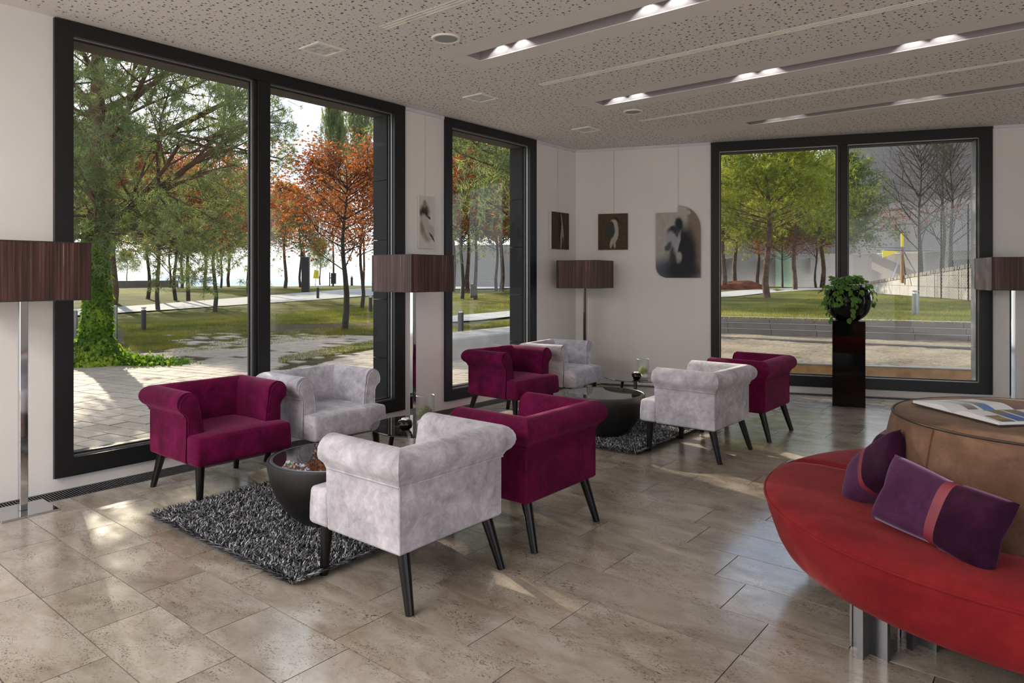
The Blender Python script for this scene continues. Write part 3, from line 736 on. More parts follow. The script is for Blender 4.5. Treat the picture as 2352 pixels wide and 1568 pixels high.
# ------------------------------------------------------------------ round sofa with brown core
SC=(5.255,3.73)
so_=empty('round_sofa',(SC[0],SC[1],0),0,'large round red sofa ring with tall brown suede centre','sofa')
seg0=R(171.8)
prof=[(.60,.225),(1.03,.20),(1.055,.21),(1.078,.25),(1.10,.31),(1.120,.37),(1.132,.425),(1.128,.438),(1.10,.452),(1.04,.462),(.95,.468),(.82,.466),(.70,.458),(.655,.445),(.645,.40),(.60,.36)]
for k in range(3):
    a0=seg0+k*R(120)+.006; a1=seg0+(k+1)*R(120)-.006
    m=M(); N=64; P_=len(prof); vs=[]
    for j in range(N+1):
        a=a0+(a1-a0)*j/N; e_=min(j,N-j)/N; f=1-max(0,1-e_/.02)**2
        for i,(r_,z) in enumerate(prof):
            zz=z if z<.43 else z-.024*(1-f); vs.append((r_*math.cos(a),r_*math.sin(a),zz))
    fs=[(j*P_+i,(j+1)*P_+i,(j+1)*P_+(i+1)%P_,j*P_+(i+1)%P_) for j in range(N) for i in range(P_)]
    fs+=[tuple(range(P_)),tuple(N*P_+i for i in range(P_))[::-1]]
    st=m.add(vs,fs).build('seat_section',MT['red'],so_,50)
    m=M(); m.tube([(1.134*math.cos(a0+(a1-a0)*j/N),1.134*math.sin(a0+(a1-a0)*j/N),.431) for j in range(N+1)],.0055,8); m.build('piping',MT['red'],st,60)
    m=M(); m.tube([(r_*math.cos(a0),r_*math.sin(a0),z-.02) for r_,z in ((1.125,.43),(1.04,.465),(.9,.468),(.72,.462))],.004,6); m.build('edge_piping',MT['red'],st,60)
cp=[(0,.832)]; 
co=M().lathe([(.60,.30),(.672,.44),(.655,.50),(.635,.58),(.612,.70),(.592,.79),(.581,.828),(.570,.838),(.50,.845),(.3,.852),(0,.855)],96).build('core',MT['brown'],so_,50)
M().tube([(.5795*math.cos(2*PI*j/96),.5795*math.sin(2*PI*j/96),.834) for j in range(97)],.0055,8).build('core_piping',MT['pipe_d'],co,60)
for k in range(4):
    a=R(-128+90*k); m=M(); m.tube([(r_*math.cos(a),r_*math.sin(a),z) for r_,z in ((.673,.445),(.656,.50),(.636,.58),(.613,.70),(.593,.79),(.583,.826))],.0035,6); m.build('core_seam',MT['brown'],co,60)
M().lathe([(0,.20),(.98,.195),(.98,.215),(0,.23)],64).build('underframe',MT['black'],so_,40)
def xleg(x,y_,a):
    m=M(); L=.068; w_=.0045
    c_,s_=math.cos(a),math.sin(a)
    def bar(u0,u1,v0,v1):
        pts=[(u0,v0),(u1,v0),(u1,v1),(u0,v1)]; m.prism([(x+u*c_-v*s_,y_+u*s_+v*c_) for u,v in pts],0,.2)
    bar(-L,L,-w_,w_); bar(-w_,w_,w_,L); bar(-w_,w_,-L,-w_)
    for q in (-L,L): bar(q-.004,q+.004,-.011,.011); bar(-.011,.011,q-.004,q+.004)
    m.build('leg',MT['steel'],so_)
for (x,y_) in ((4.732,2.935),(4.865,3.13)): xleg(x-SC[0],y_-SC[1],R(75))
for k in (1,2,3,4,5):
    a=math.atan2(2.935-SC[1],4.732-SC[0])+k*R(60); xleg(.92*math.cos(a),.92*math.sin(a),a); xleg(.7*math.cos(a),.7*math.sin(a),a)

# cushions
def cushion(name,W,H,T,loc,rotz,tilt,roll,label,band=(.53,.61),flip=False):
    t=empty(name,loc,0,label,'cushion','purple cushions on the round sofa')
    t.rotation_euler=(0,0,0)
    def pos(u,v,sgn):
        uu,vv=2*u-1,2*v-1
        px=W/2*uu*(1-.10*(1-abs(vv))**1.5*abs(uu)**2*.8); pz=H/2*vv*(1-.13*(1-abs(uu))**1.5*abs(vv)**2*.8)
        pp=max(0,(1-abs(uu)**3.2)*(1-abs(vv)**3.2))**.42
        return (px,sgn*T/2*pp*(1+.03*math.sin(9*u+5*v)),pz)
    def panel(nm,u0,u1,mat,nu):
        m=M(); nv=16
        for sgn in (-1,1):
            vs=[pos(u0+(u1-u0)*i/nu,j/nv,sgn) for i in range(nu+1) for j in range(nv+1)]
            fs=[(i*(nv+1)+j,(i+1)*(nv+1)+j,(i+1)*(nv+1)+j+1,i*(nv+1)+j+1) if sgn<0 else (i*(nv+1)+j+1,(i+1)*(nv+1)+j+1,(i+1)*(nv+1)+j,i*(nv+1)+j) for i in range(nu) for j in range(nv)]
            m.add(vs,fs)
        return m.build(nm,mat,t,60)
    panel('light_panel',0,band[0],MT['lilac'],18); panel('ribbon_band',band[0],band[1],MT['ribbon'],5); panel('dark_panel',band[1],1,MT['plum'],14)
    mt=Matrix.Translation(loc)@Matrix.Rotation(rotz,4,'Z')@Matrix.Rotation(tilt,4,'X')@Matrix.Rotation(roll,4,'Y')
    t.matrix_basis=mt
    return t
cushion('cushion',.50,.27,.135,(4.955,2.975,.585),R(-30),R(-22),R(6),'plum and aubergine cushion lying lengthwise, nearest the camera')
cushion('cushion',.40,.26,.14,(4.655,3.37,.585),R(-62),R(-24),R(-42),'plum cushion with pink ribbon, tilted, in the middle of the three')
cushion('cushion',.40,.26,.13,(float(P(2022,1032,.58)[0])+.04,float(P(2022,1032,.58)[1])+.05,.575),R(-100),R(-20),R(8),'plum cushion half hidden behind the tilted one',band=(.70,.8))
# open book
bk=empty('open_book',(4.934,3.533,.8545),math.atan2(.72,.69)-PI/2+0,'open picture book lying on the brown centre of the sofa','book')
pw,ph=.245,.31
def pagez(u): return .006+.022*math.sin(min(1,u/.35)*PI*.5)*(1-.55*max(0,(u-.35)/.65))
for sg,nm in ((-1,'left'),(1,'right')):
    m=M(); n=14
    top=[(sg*pw*i/n,pagez(i/n)) for i in range(n+1)]; botp=[(sg*pw*i/n,.005) for i in range(n+1)]
    vs=[(x,y_,z) for y_ in (0,ph) for x,z in botp+top]
    K=2*(n+1); fs=[]
    for i in range(n):
        a=n+1+i; fs.append((a,a+1,K+a+1,K+a)); fs.append((i,i+1,a+1,a)); fs.append((K+i,K+i+1,K+a+1,K+a)); fs.append((i,i+1,K+i+1,K+i))
    fs.append((n,2*n+1,K+2*n+1,K+n)); fs.append((0,n+1,K+n+1,K))
    m.add(vs,fs).build('page_block',MT['paper'],bk,30)
    # printed photographs following the page curve
    def photo(u0,u1,v0,v1,cols,name):
        q=M(); N=10
        vs=[(sg*pw*(u0+(u1-u0)*i/N),ph*v,pagez(u0+(u1-u0)*i/N)+.0006) for i in range(N+1) for v in (v0,v1)]
        fs=[(2*i,2*i+2,2*i+3,2*i+1) for i in range(N)]
        g=G(name); nz=g.noise(g.pos(),22,4,.6); cx=g.n('SeparateXYZ'); g.l(g.pos(),cx.inputs[0])
        f=g.math('ADD',g.math('MULTIPLY',g.math('ADD',g.math('MULTIPLY',cx.outputs[0],sg/pw),0),1.0),g.math('MULTIPLY',nz,.25))
        g.set(Base_Color=g.ramp(f,cols),Roughness=.35); q.add(vs,fs); q.build('printed_photo',g.mat,bk)
    sky=[(.3,(.16,.11,.045)),(.62,(.22,.17,.08)),(.72,(.07,.16,.42)),(1,(.05,.12,.36))]
    if sg<0:
        photo(.08,.80,.30,.46,[(.2,(.20,.14,.06)),(.5,(.30,.36,.42)),(.9,(.55,.60,.68))],'photo_haze'); photo(.03,.95,.52,.70,[(.2,(.10,.22,.5)),(.6,(.25,.20,.1)),(.9,(.4,.36,.28))],'photo_field')
    else:
        photo(.06,.92,.54,.74,sky,'photo_sky'); photo(.12,.97,.30,.50,sky,'photo_hill'); photo(.62,.98,.06,.26,[(.6,(.05,.04,.025)),(.9,(.34,.24,.10)),(1,(.12,.10,.06))],'photo_house')
M().box(-pw-.006,pw+.006,-.004,ph+.004,0,.004).build('cover',plain('book_cover',(.035,.018,.014),.4),bk)
bk.rotation_euler=(0,0,math.atan2(-.69,.72))

# ------------------------------------------------------------------ wall art
def painted(name,bgc,blobs,W,H,nscale=6,edge=.35):
    g=G(name); c=g.n('TexCoord'); m=g.n('Mapping'); g.l(c.outputs['Object'],m.inputs[0])
    m.inputs['Scale'].default_value=(1/W,1/H,0); s_=g.n('SeparateXYZ'); 
    nz=g.n('TexNoise'); nz.inputs['Scale'].default_value=9; nz.inputs['Detail'].default_value=5; g.l(m.outputs[0],nz.inputs['Vector'])
    dv=g.n('VectorMath',operation='SCALE'); sv=g.n('VectorMath',operation='SUBTRACT'); sv.inputs[1].default_value=(.5,.5,.5); g.l(nz.outputs['Color'],sv.inputs[0]); g.l(sv.outputs[0],dv.inputs[0]); dv.inputs['Scale'].default_value=.07
    av=g.n('VectorMath',operation='ADD'); g.l(m.outputs[0],av.inputs[0]); g.l(dv.outputs[0],av.inputs[1]); g.l(av.outputs[0],s_.inputs[0])
    X,Y=s_.outputs[0],s_.outputs[1]
    n1=g.noise(m.outputs[0],nscale,6,.7); col=g.ramp(n1,[(.3,bgc[0]),(.7,bgc[1])])
    for (cx,cy,rx,ry,rot,soft,cc) in blobs:
        if 55<=rot<=125: rot-=90
        ca,sa=math.cos(R(rot)),math.sin(R(rot))
        dx=g.math('SUBTRACT',X,cx); dy=g.math('MULTIPLY',g.math('SUBTRACT',Y,cy),H/W)
        u=g.math('DIVIDE',g.math('ADD',g.math('MULTIPLY',dx,ca),g.math('MULTIPLY',dy,sa)),rx)
        v=g.math('DIVIDE',g.math('SUBTRACT',g.math('MULTIPLY',dy,ca),g.math('MULTIPLY',dx,sa)),ry)
        d=g.math('SQRT',g.math('ADD',g.math('MULTIPLY',u,u),g.math('MULTIPLY',v,v)))
        mr=g.n('MapRange',interpolation_type='SMOOTHSTEP'); g.l(d,mr.inputs[0]); mr.inputs[1].default_value=1-soft; mr.inputs[2].default_value=1+soft; mr.inputs[3].default_value=1; mr.inputs[4].default_value=0
        col=g.mix(mr.outputs[0],col,cc)
    g.set(Base_Color=col,Roughness=.7); return g.mat
def art(name,loc,rz,W,H,T,outline,mat,label,wire_x,edge=None):
    t=empty(name,loc,rz,label,'painting')     # local: x right along wall, y up the wall (rotated), z out
    t.rotation_euler=(R(90),0,rz)
    m=M(); m.prism(outline or [(0,0),(W,0),(W,H),(0,H)],0,T); m.build('canvas_edge',edge or MT['canvas'],t)
    m=M(); o_=outline or [(0,0),(W,0),(W,H),(0,H)]; m.add([(x,y_,T+.0008) for x,y_ in o_],[tuple(range(len(o_)))]); m.build('painted_face',mat,t)
    m=M(); m.tube([(wire_x,H*.97,-.0),(wire_x,CH-.03-loc[2],-.0)],.0012,4); m.build('hanging_wire',MT['wire'],t)
    return t
skin=(.40,.33,.30); 
A1=painted('nude_sketch',((.60,.59,.57),(.66,.65,.63)),[(.36,.70,.30,.34,80,.45,(.10,.075,.05)),(.38,.86,.12,.16,90,.5,(.28,.22,.16)),(.30,.66,.24,.22,60,.3,(.03,.02,.015)),(.22,.40,.16,.4,95,.5,(.30,.22,.15)),(.5,.24,.22,.3,110,.6,(.34,.28,.22)),(.42,.50,.20,.42,28,.25,(.50,.44,.43)),(.72,.32,.30,.34,25,.2,(.50,.44,.44)),(.62,.60,.14,.05,-30,.2,(.06,.05,.05)),(.85,.22,.3,.05,-50,.3,(.05,.04,.05))],.225,.555,4)
# face outwards from the left wall: local x must run along -Y seen from inside... x right = +Y
def onleft(y_,z): return (0.012,y_,z)
art('painting',(0.004,4.995,1.752),PI/2,.225,.556,.022,None,A1,'narrow white painting of a seated figure on the pier between the left windows',.11)
A2=painted('dark_figure',((.028,.020,.010),(.075,.052,.022)),[(.50,.60,.10,.62,92,.35,(.012,.014,.013)),(.62,.62,.035,.42,100,.35,(.36,.33,.27)),(.56,.30,.05,.42,86,.35,(.30,.27,.22)),(.60,.42,.07,.10,90,.3,(.32,.29,.24))],.40,.49,7)
art('painting',(0.004,7.335,1.820),PI/2,.405,.490,.040,None,A2,'small dark painting of a slender standing figure left of the room corner',.2)
A3=painted('brown_figure',((.045,.024,.013),(.10,.055,.030)),[(.60,.80,.11,.11,0,.35,(.01,.008,.008)),(.50,.66,.15,.22,70,.18,(.46,.42,.38)),(.55,.48,.14,.36,88,.15,(.42,.38,.32)),(.42,.55,.15,.30,92,.15,(.035,.037,.038)),(.45,.18,.045,.17,82,.2,(.40,.36,.30)),(.55,.17,.045,.16,100,.2,(.38,.34,.28))],.40,.49,8)
c=bw(.320,-.004,1.820)
art('painting',c,WB,.400,.490,.020,None,A3,'brown painting of a crouching figure on the back wall above the floor lamp',.21,plain('dark_edge',(.05,.028,.02),.8))
OW,OH=.575,.95
ol=[(.15,0),(OW,0),(OW,.60)]+[(OW-.285+.285*math.cos(R(a)),.64+.31*math.sin(R(a))) for a in range(6,91,7)]+[(.287,.95),(.287,.862),(0,.862),(0,.15)]+[(.15-.15*math.cos(R(a)),.15-.15*math.sin(R(a))) for a in range(10,90,10)]
A4=painted('embrace',((.33,.31,.27),(.50,.48,.44)),[(.86,.45,.16,1.7,90,.3,(.23,.175,.135)),(.30,.10,.45,.30,0,.5,(.10,.11,.14)),(.62,.35,.30,.62,92,.35,(.012,.012,.018)),(.52,.74,.09,.15,90,.35,(.012,.012,.016)),(.38,.66,.13,.09,20,.4,(.03,.03,.04)),(.36,.52,.13,.22,20,.3,(.34,.34,.36)),(.28,.44,.06,.12,60,.4,(.07,.07,.09)),(.46,.42,.05,.34,75,.35,(.36,.35,.37)),(.50,.28,.085,.13,90,.3,(.38,.36,.35)),(.40,.22,.07,.34,95,.5,(.04,.04,.05)),(.60,.10,.4,.22,0,.5,(.015,.015,.02)),(.72,.90,.06,.05,0,.4,(.45,.45,.40))],OW,OH,5)
c=bw(1.096,-.004,1.440)
art('painting',c,WB,OW,OH,.022,ol,A4,'large charcoal painting of two embracing figures with one rounded shoulder',.29,plain('edge2',(.25,.2,.16),.8))

# ------------------------------------------------------------------ outdoors: ground
def sst(a,b,x): 
    t_=min(1,max(0,(x-a)/(b-a))); return t_*t_*(3-2*t_)
SL0=np.array([-1.84,17.49]); SLD=np.array([5.43,1.31]); SLD/=np.hypot(*SLD); SLN=np.array([-SLD[1],SLD[0]])   # line of the terrace steps
def hl(x,y_):
    d=math.hypot(x-CX,y_-CY); return -.03+.62*sst(22,50,d)-9*sst(72,150,d)
def hr(x,y_): return .42
def G_(px,py,right=False):
    r=ray(px,py); h=hr if right else hl; t=6.0
    while t<140:
        p=np.array([CX,CY,CZ])+r*t
        if p[2]<=h(p[0],p[1]): return p
        t+=.05 if t<60 else .2
    return np.array([CX,CY,CZ])+r*t
A0=math.atan2(*( (FW+RT*(1430-1176)/FPX)[::-1]))   # world angle of the hidden corner direction
def ground(name,a0,a1,ds,h,label,zoff=0,minf=None):
    V=[];F=[]; na=int((a1-a0)/R(1.5))+1
    for i in range(na+1):
        a=a0+(a1-a0)*i/na
        for d in ds:
            dd=d if minf is None else minf(a)+(d-ds[0])
            x,y_=CX+dd*math.cos(a),CY+dd*math.sin(a)
            V.append((x,y_,h(x,y_)+zoff+ (0 if d<25 else .04*math.sin(x*.7+y_*.3))))
    K=len(ds)
    for i in range(na):
        for j in range(K-1): F.append((i*K+j,i*K+j+1,(i+1)*K+j+1,(i+1)*K+j)[::-1])
    o=np_mesh(name,np.array(V),np.array(F),[MT['grass']],None,None,True)
    return tag(o,label,'lawn')
ds=[5.45,6,7,8,9,10,12,14,16,18,20,23,26,29,32,36,40,44,48,52,56,60,64,68,72,78,84,92,100,112,125,150]
ground('lawn',A0,R(182),ds,hl,'grass and leaf litter ground beyond the left windows',-.03)
def mf(a):   # distance from the camera foot to the step line top
    d=np.array([math.cos(a),math.sin(a)]); q=SL0+SLN*.04-np.array([CX,CY]); return (q@SLN)/(d@SLN)
ground('lawn',R(62),A0,[0,.6,1.5,3,5,8,12,16,20,25,30,40,60],hr,'grass bank above the concrete steps outside the back window',-.012,mf)
def bladefield(name,pts,label,n_per,hgt):
    pass
def blades(regions,n,hgt,name,label,right=False):
    V=[];F=[]; P0=[]
    for (poly,k) in regions:
        xs=[p[0] for p in poly]; ys=[p[1] for p in poly]; got=0
        while got<k:
            x=rng.uniform(min(xs),max(xs)); y_=rng.uniform(min(ys),max(ys)); ins=False; j=len(poly)-1
            for i in range(len(poly)):
                if (poly[i][1]>y_)!=(poly[j][1]>y_) and x<(poly[j][0]-poly[i][0])*(y_-poly[i][1])/(poly[j][1]-poly[i][1])+poly[i][0]: ins=not ins
                j=i
            if ins: P0.append((x,y_)); got+=1
    P0=np.array(P0); N=len(P0); z=np.array([(hr if right else hl)(a,b) for a,b in P0])
    a=rng.uniform(0,2*PI,N); L=rng.uniform(.4,1.2,N)*hgt; w_=.006
    b=np.stack([P0[:,0],P0[:,1],z-.02],1); s_=np.stack([-np.sin(a)*w_,np.cos(a)*w_,np.zeros(N)],1)
    tip=b+np.stack([np.cos(a)*L*.7,np.sin(a)*L*.7,L+.02],1)
    V=np.stack([b-s_,b+s_,tip],1).reshape(-1,3); i=np.arange(N)*3
    o=np_mesh(name,V,np.stack([i,i+1,i+2],1),[MT['grassb']]); return tag(o,label,'grass',kind='stuff')
PX=lambda L,right=False:[tuple(G_(a,b,right)[:2]) for a,b in L]
blades([(PX([(270,745),(580,725),(860,700),(860,740),(640,745),(580,770),(330,780)]),26000),(PX([(640,835),(860,800),(860,782),(760,800),(640,822)]),6000),(PX([(330,820),(420,800),(560,770),(620,762),(860,745),(860,768),(640,790),(420,812)]),9000),(PX([(285,806),(430,800),(430,758),(285,762)]),6000),(PX([(1036,770),(1170,760),(1170,738),(1036,750)]),5000),(PX([(1036,722),(1170,706),(1170,672),(1036,676)]),12000)],0,.045,'grass_blades','short green grass growing over the lawn and paving edges at the left')
blades([(PX([(1660,732),(2236,742),(2236,700),(2000,675),(1700,700),(1660,705)],True),26000)],0,.05,'grass_blades','short grass on the bank above the steps',True)
# paving: rows of slabs in running bond, set 11 degrees off the wall
pav=empty('paving',(0,0,0),0,'grey paving slabs outside the left windows','paving')
bed=M(); bed.prism([(-.31,-3),(-.31,14),(-13,17),(-15,2),(-13,-3)][::-1] if False else [(-.31,-3),(-.31,15),(-10,17),(-15,12),(-15,-3)],-.075,-.045); bed.build('joint_soil',MT['soil'],pav)
pa=R(11.5); pc_,ps_=math.cos(pa),math.sin(pa); rw=.21; slabs=[]
edge=[(-.31,-3),(-.31,16.0),(-6.5,11.6),(-8.1,11.2),(-11.8,10.0),(-12.5,8),(-9.6,7.2),(-8.6,6.2),(-8.2,5.4),(-9.5,1),(-9.5,-3)]
def inside(x,y_,poly):
    ins=False; j=len(poly)-1
    for i in range(len(poly)):
        if (poly[i][1]>y_)!=(poly[j][1]>y_) and x<(poly[j][0]-poly[i][0])*(y_-poly[i][1])/(poly[j][1]-poly[i][1])+poly[i][0]: ins=not ins
        j=i
    return ins
gstrip=[(-4.6,6.0),(-5.2,7.0),(-6.2,9.3),(-5.9,9.6),(-4.9,7.4),(-4.35,6.3)]
rr=random.Random(11)
for i in range(-60,90):
    u=-16+rr.uniform(0,.3)
    while u<4:
        L=rr.choice([.30,.36,.42]); x=(u+L/2)*pc_-(i+.5)*rw*ps_; y_=(u+L/2)*ps_+(i+.5)*rw*pc_
        if x<-.50 and inside(x,y_,edge):
            far=math.hypot(x,y_-3)
            gr=1 if (x<-6.5 and y_>6 and rr.random()<min(.75,(-x-6.0)*.13)) or inside(x,y_,gstrip) else 0
            if not gr:
                d=(x-CX)*FW[0]+(y_-CY)*FW[1]; la=(x-CX)*RT[0]+(y_-CY)*RT[1]; px=1176+FPX*la/d
                slabs.append((0 if (150<px<870 or 1030<px<1180) else 1,d,u,i,L))
        u+=L
slabs.sort(key=lambda s:(s[0],s[1]))
rest=M()
for k,(v,d,u,i,L) in enumerate(slabs):
    g_=.0075; z=-.022+rr.uniform(-.002,.002)
    pts=[(a*pc_-b*ps_,a*ps_+b*pc_) for a,b in ((u+g_,i*rw+g_),(u+L-g_,i*rw+g_),(u+L-g_,(i+1)*rw-g_),(u+g_,(i+1)*rw-g_))]
    if max(p[0] for p in pts)>-.335: pts=clip(pts,1,0,-.335)
    if k<290 and v==0: M().prism(pts,-.05,z).build('paving_slab',MT['slab'],pav)
    else: rest.prism(pts,-.05,z)
rest.build('paving_slab',MT['slab'],pav)['kind']='stuff'
def strip(name,low,high,label,right=False,mat='path',zo=.012):
    a=[G_(x,y_,right) for x,y_ in low]; b=[G_(x,y_,right) for x,y_ in high]
    V=[];F=[]
    for p,q in zip(a,b):
        for k in range(5):
            x,y_=p[:2]+(q[:2]-p[:2])*k/4; V.append((x,y_,(hr if right else hl)(x,y_)+zo))
    # subdivide along
    V2=[];n=len(a); S=8
    for i in range(n-1):
        for s in range(S+(1 if i==n-2 else 0)):
            for k in range(5):
                x=V[i*5+k][0]+(V[(i+1)*5+k][0]-V[i*5+k][0])*s/S; y_=V[i*5+k][1]+(V[(i+1)*5+k][1]-V[i*5+k][1])*s/S
                V2.append((x,y_,(hr if right else hl)(x,y_)+zo))
    K=len(V2)//5; F=[(i*5+k,i*5+k+1,(i+1)*5+k+1,(i+1)*5+k) for i in range(K-1) for k in range(4)]
    m=M().add(V2,F); o=m.build(name,MT[mat]); return tag(o,label,'path')
strip('footpath',[(150,728),(270,720),(440,709),(580,699),(720,690),(860,679)],[(150,713),(270,706),(440,693),(580,682),(720,671),(860,662)],'pale footpath crossing the lawn behind the ivy-clad tree',zo=.03)
strip('footpath',[(1030,741),(1100,736),(1180,727)],[(1030,727),(1100,721),(1180,714)],'blue-grey path across the lawn outside the narrow window',zo=.02)
strip('footpath',[(1030,665),(1180,662)],[(1030,656.5),(1180,656)],'far pale path outside the narrow window',zo=.03)
strip('footpath',[(1650,684),(1700,680),(1760,673),(1850,666.5),(1930,664)],[(1650,671.5),(1700,667),(1760,663.5),(1850,660),(1930,659.5)],'grey cobbled path in front of the far building',True,zo=.02)

# concrete bench wall outside window 2
p0,p1,p2=G_(1020,832),G_(1190,805),G_(1260,796)
m=M(); d=(p1-p0)[:2]; d/=np.hypot(*d); n=np.array([-d[1],d[0]])
a_=p0[:2]-d*.3; b_=p2[:2]+d*2; 
m.prism([tuple(a_),tuple(b_),tuple(b_+n*1.0),tuple(a_+n*1.0)],-.1,.36)
tag(m.build('concrete_bench',MT['conc2'],None,None,.03,2),'low pale concrete bench wall outside the narrow window','bench')

# ------------------------------------------------------------------ outdoors beyond the back window
ta,tb=P(1654,829,0)[:2],P(2236,849.6,0)[:2]; td=tb-ta; td/=np.hypot(*td); tn=np.array([-td[1],td[0]])
q0=ta-td*3.4+tn*.15; q1=tb+td*4+tn*.15
nf=M(); e0=bw(.2,.31); e1=bw(9.5,.31); nf.prism([(e0[0],e0[1]),(e1[0],e1[1]),tuple(q1),tuple(q0)],-.45,-.36); tag(nf.build('gravel_strip',MT['soil']),'dark gravel strip between the back window and the timber edge','gravel',kind='stuff')
sa=M()
A_=SL0-SLD*6; B_=SL0+SLD*14
sa.prism([(q0[0],q0[1]),(q1[0],q1[1]),tuple(B_),tuple(A_)],-.2,-.02)
tag(sa.build('sand_pit',MT['sand']),'raked sandy ground between the back window and the steps','sand',kind='stuff')
# raised wavy sand
Vs=[];Fs=[]; nu,nv=120,60
for i in range(nu+1):
    for j in range(nv+1):
        u=i/nu; v=j/nv; a=np.array(q0[:2])*(1-u)+np.array(q1[:2])*u; b=A_*(1-u)+B_*u; x,y_=a*(1-v*.995)+b*v*.995 if False else a+(b-a)*(.02+.975*v)
        Vs.append((x,y_,-.012+.018*math.sin(x*1.3+y_*3.1)*math.sin(y_*2.3)+random.uniform(-.010,.014)))
for i in range(nu):
    for j in range(nv): Fs.append((i*(nv+1)+j,(i+1)*(nv+1)+j,(i+1)*(nv+1)+j+1,i*(nv+1)+j+1))
o=np_mesh('sand_surface',np.array(Vs),np.array(Fs),[MT['sand']],None,None,True); tag(o,'sand with footprints outside the back window','sand',kind='stuff')
st=empty('terrace_steps',(0,0,0),0,'three-course concrete block steps beyond the sand outside the back window','steps')
for r_ in range(3):
    off=[.0,.33,.66][r_]*.45
    for k in range(-6,15):
        a=SL0+SLD*(k*1.04+[.0,-.03,-.06][r_]*1+.25)-SLN*(.10-off*0+ (2-r_)*.10-.02)
        b=a+SLD*1.032; z0,z1=-.05+.0,.142*(r_+1)
        pts=[tuple(a),tuple(b),tuple(b+SLN*.45),tuple(a+SLN*.45)]
        z0=.142*r_-.02 if r_ else -.1
        M().prism(pts,z0+ (.024 if r_ else 0),z1-.012).build('concrete_block',MT['conc'],st)
        # bright metal nosing handled as one strip per course
    a=SL0-SLD*6-SLN*((2-r_)*.10+.085); b=a+SLD*22
    M().prism([tuple(a),tuple(b),tuple(b+SLN*.12),tuple(a+SLN*.12)],.142*(r_+1)-.0115,.142*(r_+1)-.001).build('nosing',MT['path'],st)
def edging(px0,py0,px1,py1,h,label,mat='steel'):
    a,b=P(px0,py0,0)[:2],P(px1,py1,0)[:2]; d=b-a; d/=np.hypot(*d); n=np.array([-d[1],d[0]]); a=a-d*3; b=b+d*4
    o=M().prism([tuple(a),tuple(b),tuple(b+n*.03),tuple(a+n*.03)],-.05,h).build('edging_strip',MT[mat]); tag(o,label,'edging')
edging(1654,777.5,1900,786.5,.012,'thin metal edging strip across the sand, left part')
edging(1930,788,2236,802,.03,'thin metal edging strip across the sand, farther part')
# timber beam just outside
a,b=P(1654,829,0)[:2],P(2236,849.6,0)[:2]; d=b-a; d/=np.hypot(*d); n=np.array([-d[1],d[0]])
be=empty('timber_beam',(0,0,0),0,'long timber sleeper with metal top strip just outside the back window','timber edge')
L=np.hypot(*(b-a)); x=-3
seg=[-3.2,-.2,3.9,7.2]
for s0,s1 in zip(seg[:-1],seg[1:]):
    p_,q_=a+d*s0,a+d*(s1-.006); M().prism([tuple(p_),tuple(q_),tuple(q_+n*.14),tuple(p_+n*.14)][0:4],-.30,.0).build('timber_plank',MT['timber'],be)
p_,q_=a-d*3.2,a+d*7.2; M().prism([tuple(p_-n*.012),tuple(q_-n*.012),tuple(q_+n*.15),tuple(p_+n*.15)],.0,.012).build('metal_cap',MT['steel'],be)

# retaining wall with coping blocks rising to the right
rw_=empty('retaining_wall',(0,0,0),0,'grey block retaining wall rising to the right beyond the grass bank','retaining wall')
w0,w1=P(1975,669,.42),P(2275,692,.42); dw=(w1-w0)[:2]; LW=np.hypot(*dw); dw/=LW; nw=np.array([-dw[1],dw[0]])
def wtop(s): 
    f=s/LW; q=w0[:2]+dw*s; d_=(q-np.array([CX,CY]))@FW; lat=(q-np.array([CX,CY]))@RT; px=1176+FPX*lat/d_; py=648-(px-1990)*(648-600)/(2262-1990); return CZ-(py-HY)*d_/FPX
N=14
for k in range(N):
    s0,s1=LW*k/N,LW*(k+1)/N-.03; a,b=w0[:2]+dw*s0,w0[:2]+dw*s1
    zt0,zt1=wtop(s0)-.16,wtop(s1)-.16; z=.38; row=0
    while z<max(zt0,zt1):
        h0,h1=min(z+.58,zt0),min(z+.58,zt1)
        if h0>z+.02 or h1>z+.02:
            sh=.0
            m=M(); A4_=[(a[0],a[1]),(b[0],b[1]),(b[0]+nw[0]*.3,b[1]+nw[1]*.3),(a[0]+nw[0]*.3,a[1]+nw[1]*.3)]
            hh=[max(z,h0-.02),max(z,h1-.02),max(z,h1-.02),max(z,h0-.02)]
            m.add([(x_,yy,z) for x_,yy in A4_]+[(x_,yy,h) for (x_,yy),h in zip(A4_,hh)],[(3,2,1,0),(4,5,6,7),(0,1,5,4),(1,2,6,5),(2,3,7,6),(3,0,4,7)])
            m.build('wall_block',MT['conc2'],rw_)
        z+=.58; row+=1
N=34
for k in range(N):
    s0,s1=LW*k/N,LW*(k+1)/N-.09; a,b=w0[:2]+dw*s0-nw*.04,w0[:2]+dw*s1-nw*.04
    z0,z1=wtop(s0)-.17,wtop(s1)-.17
    A4_=[(a[0],a[1]),(b[0],b[1]),(b[0]+nw[0]*.4,b[1]+nw[1]*.4),(a[0]+nw[0]*.4,a[1]+nw[1]*.4)]
    m=M(); m.add([(x_,yy,h) for (x_,yy),h in zip(A4_,(z0,z1,z1,z0))]+[(x_,yy,h+.18) for (x_,yy),h in zip(A4_,(z0,z1,z1,z0))],[(3,2,1,0),(4,5,6,7),(0,1,5,4),(1,2,6,5),(2,3,7,6),(3,0,4,7)])
    m.build('coping_block',MT['conc'],rw_)
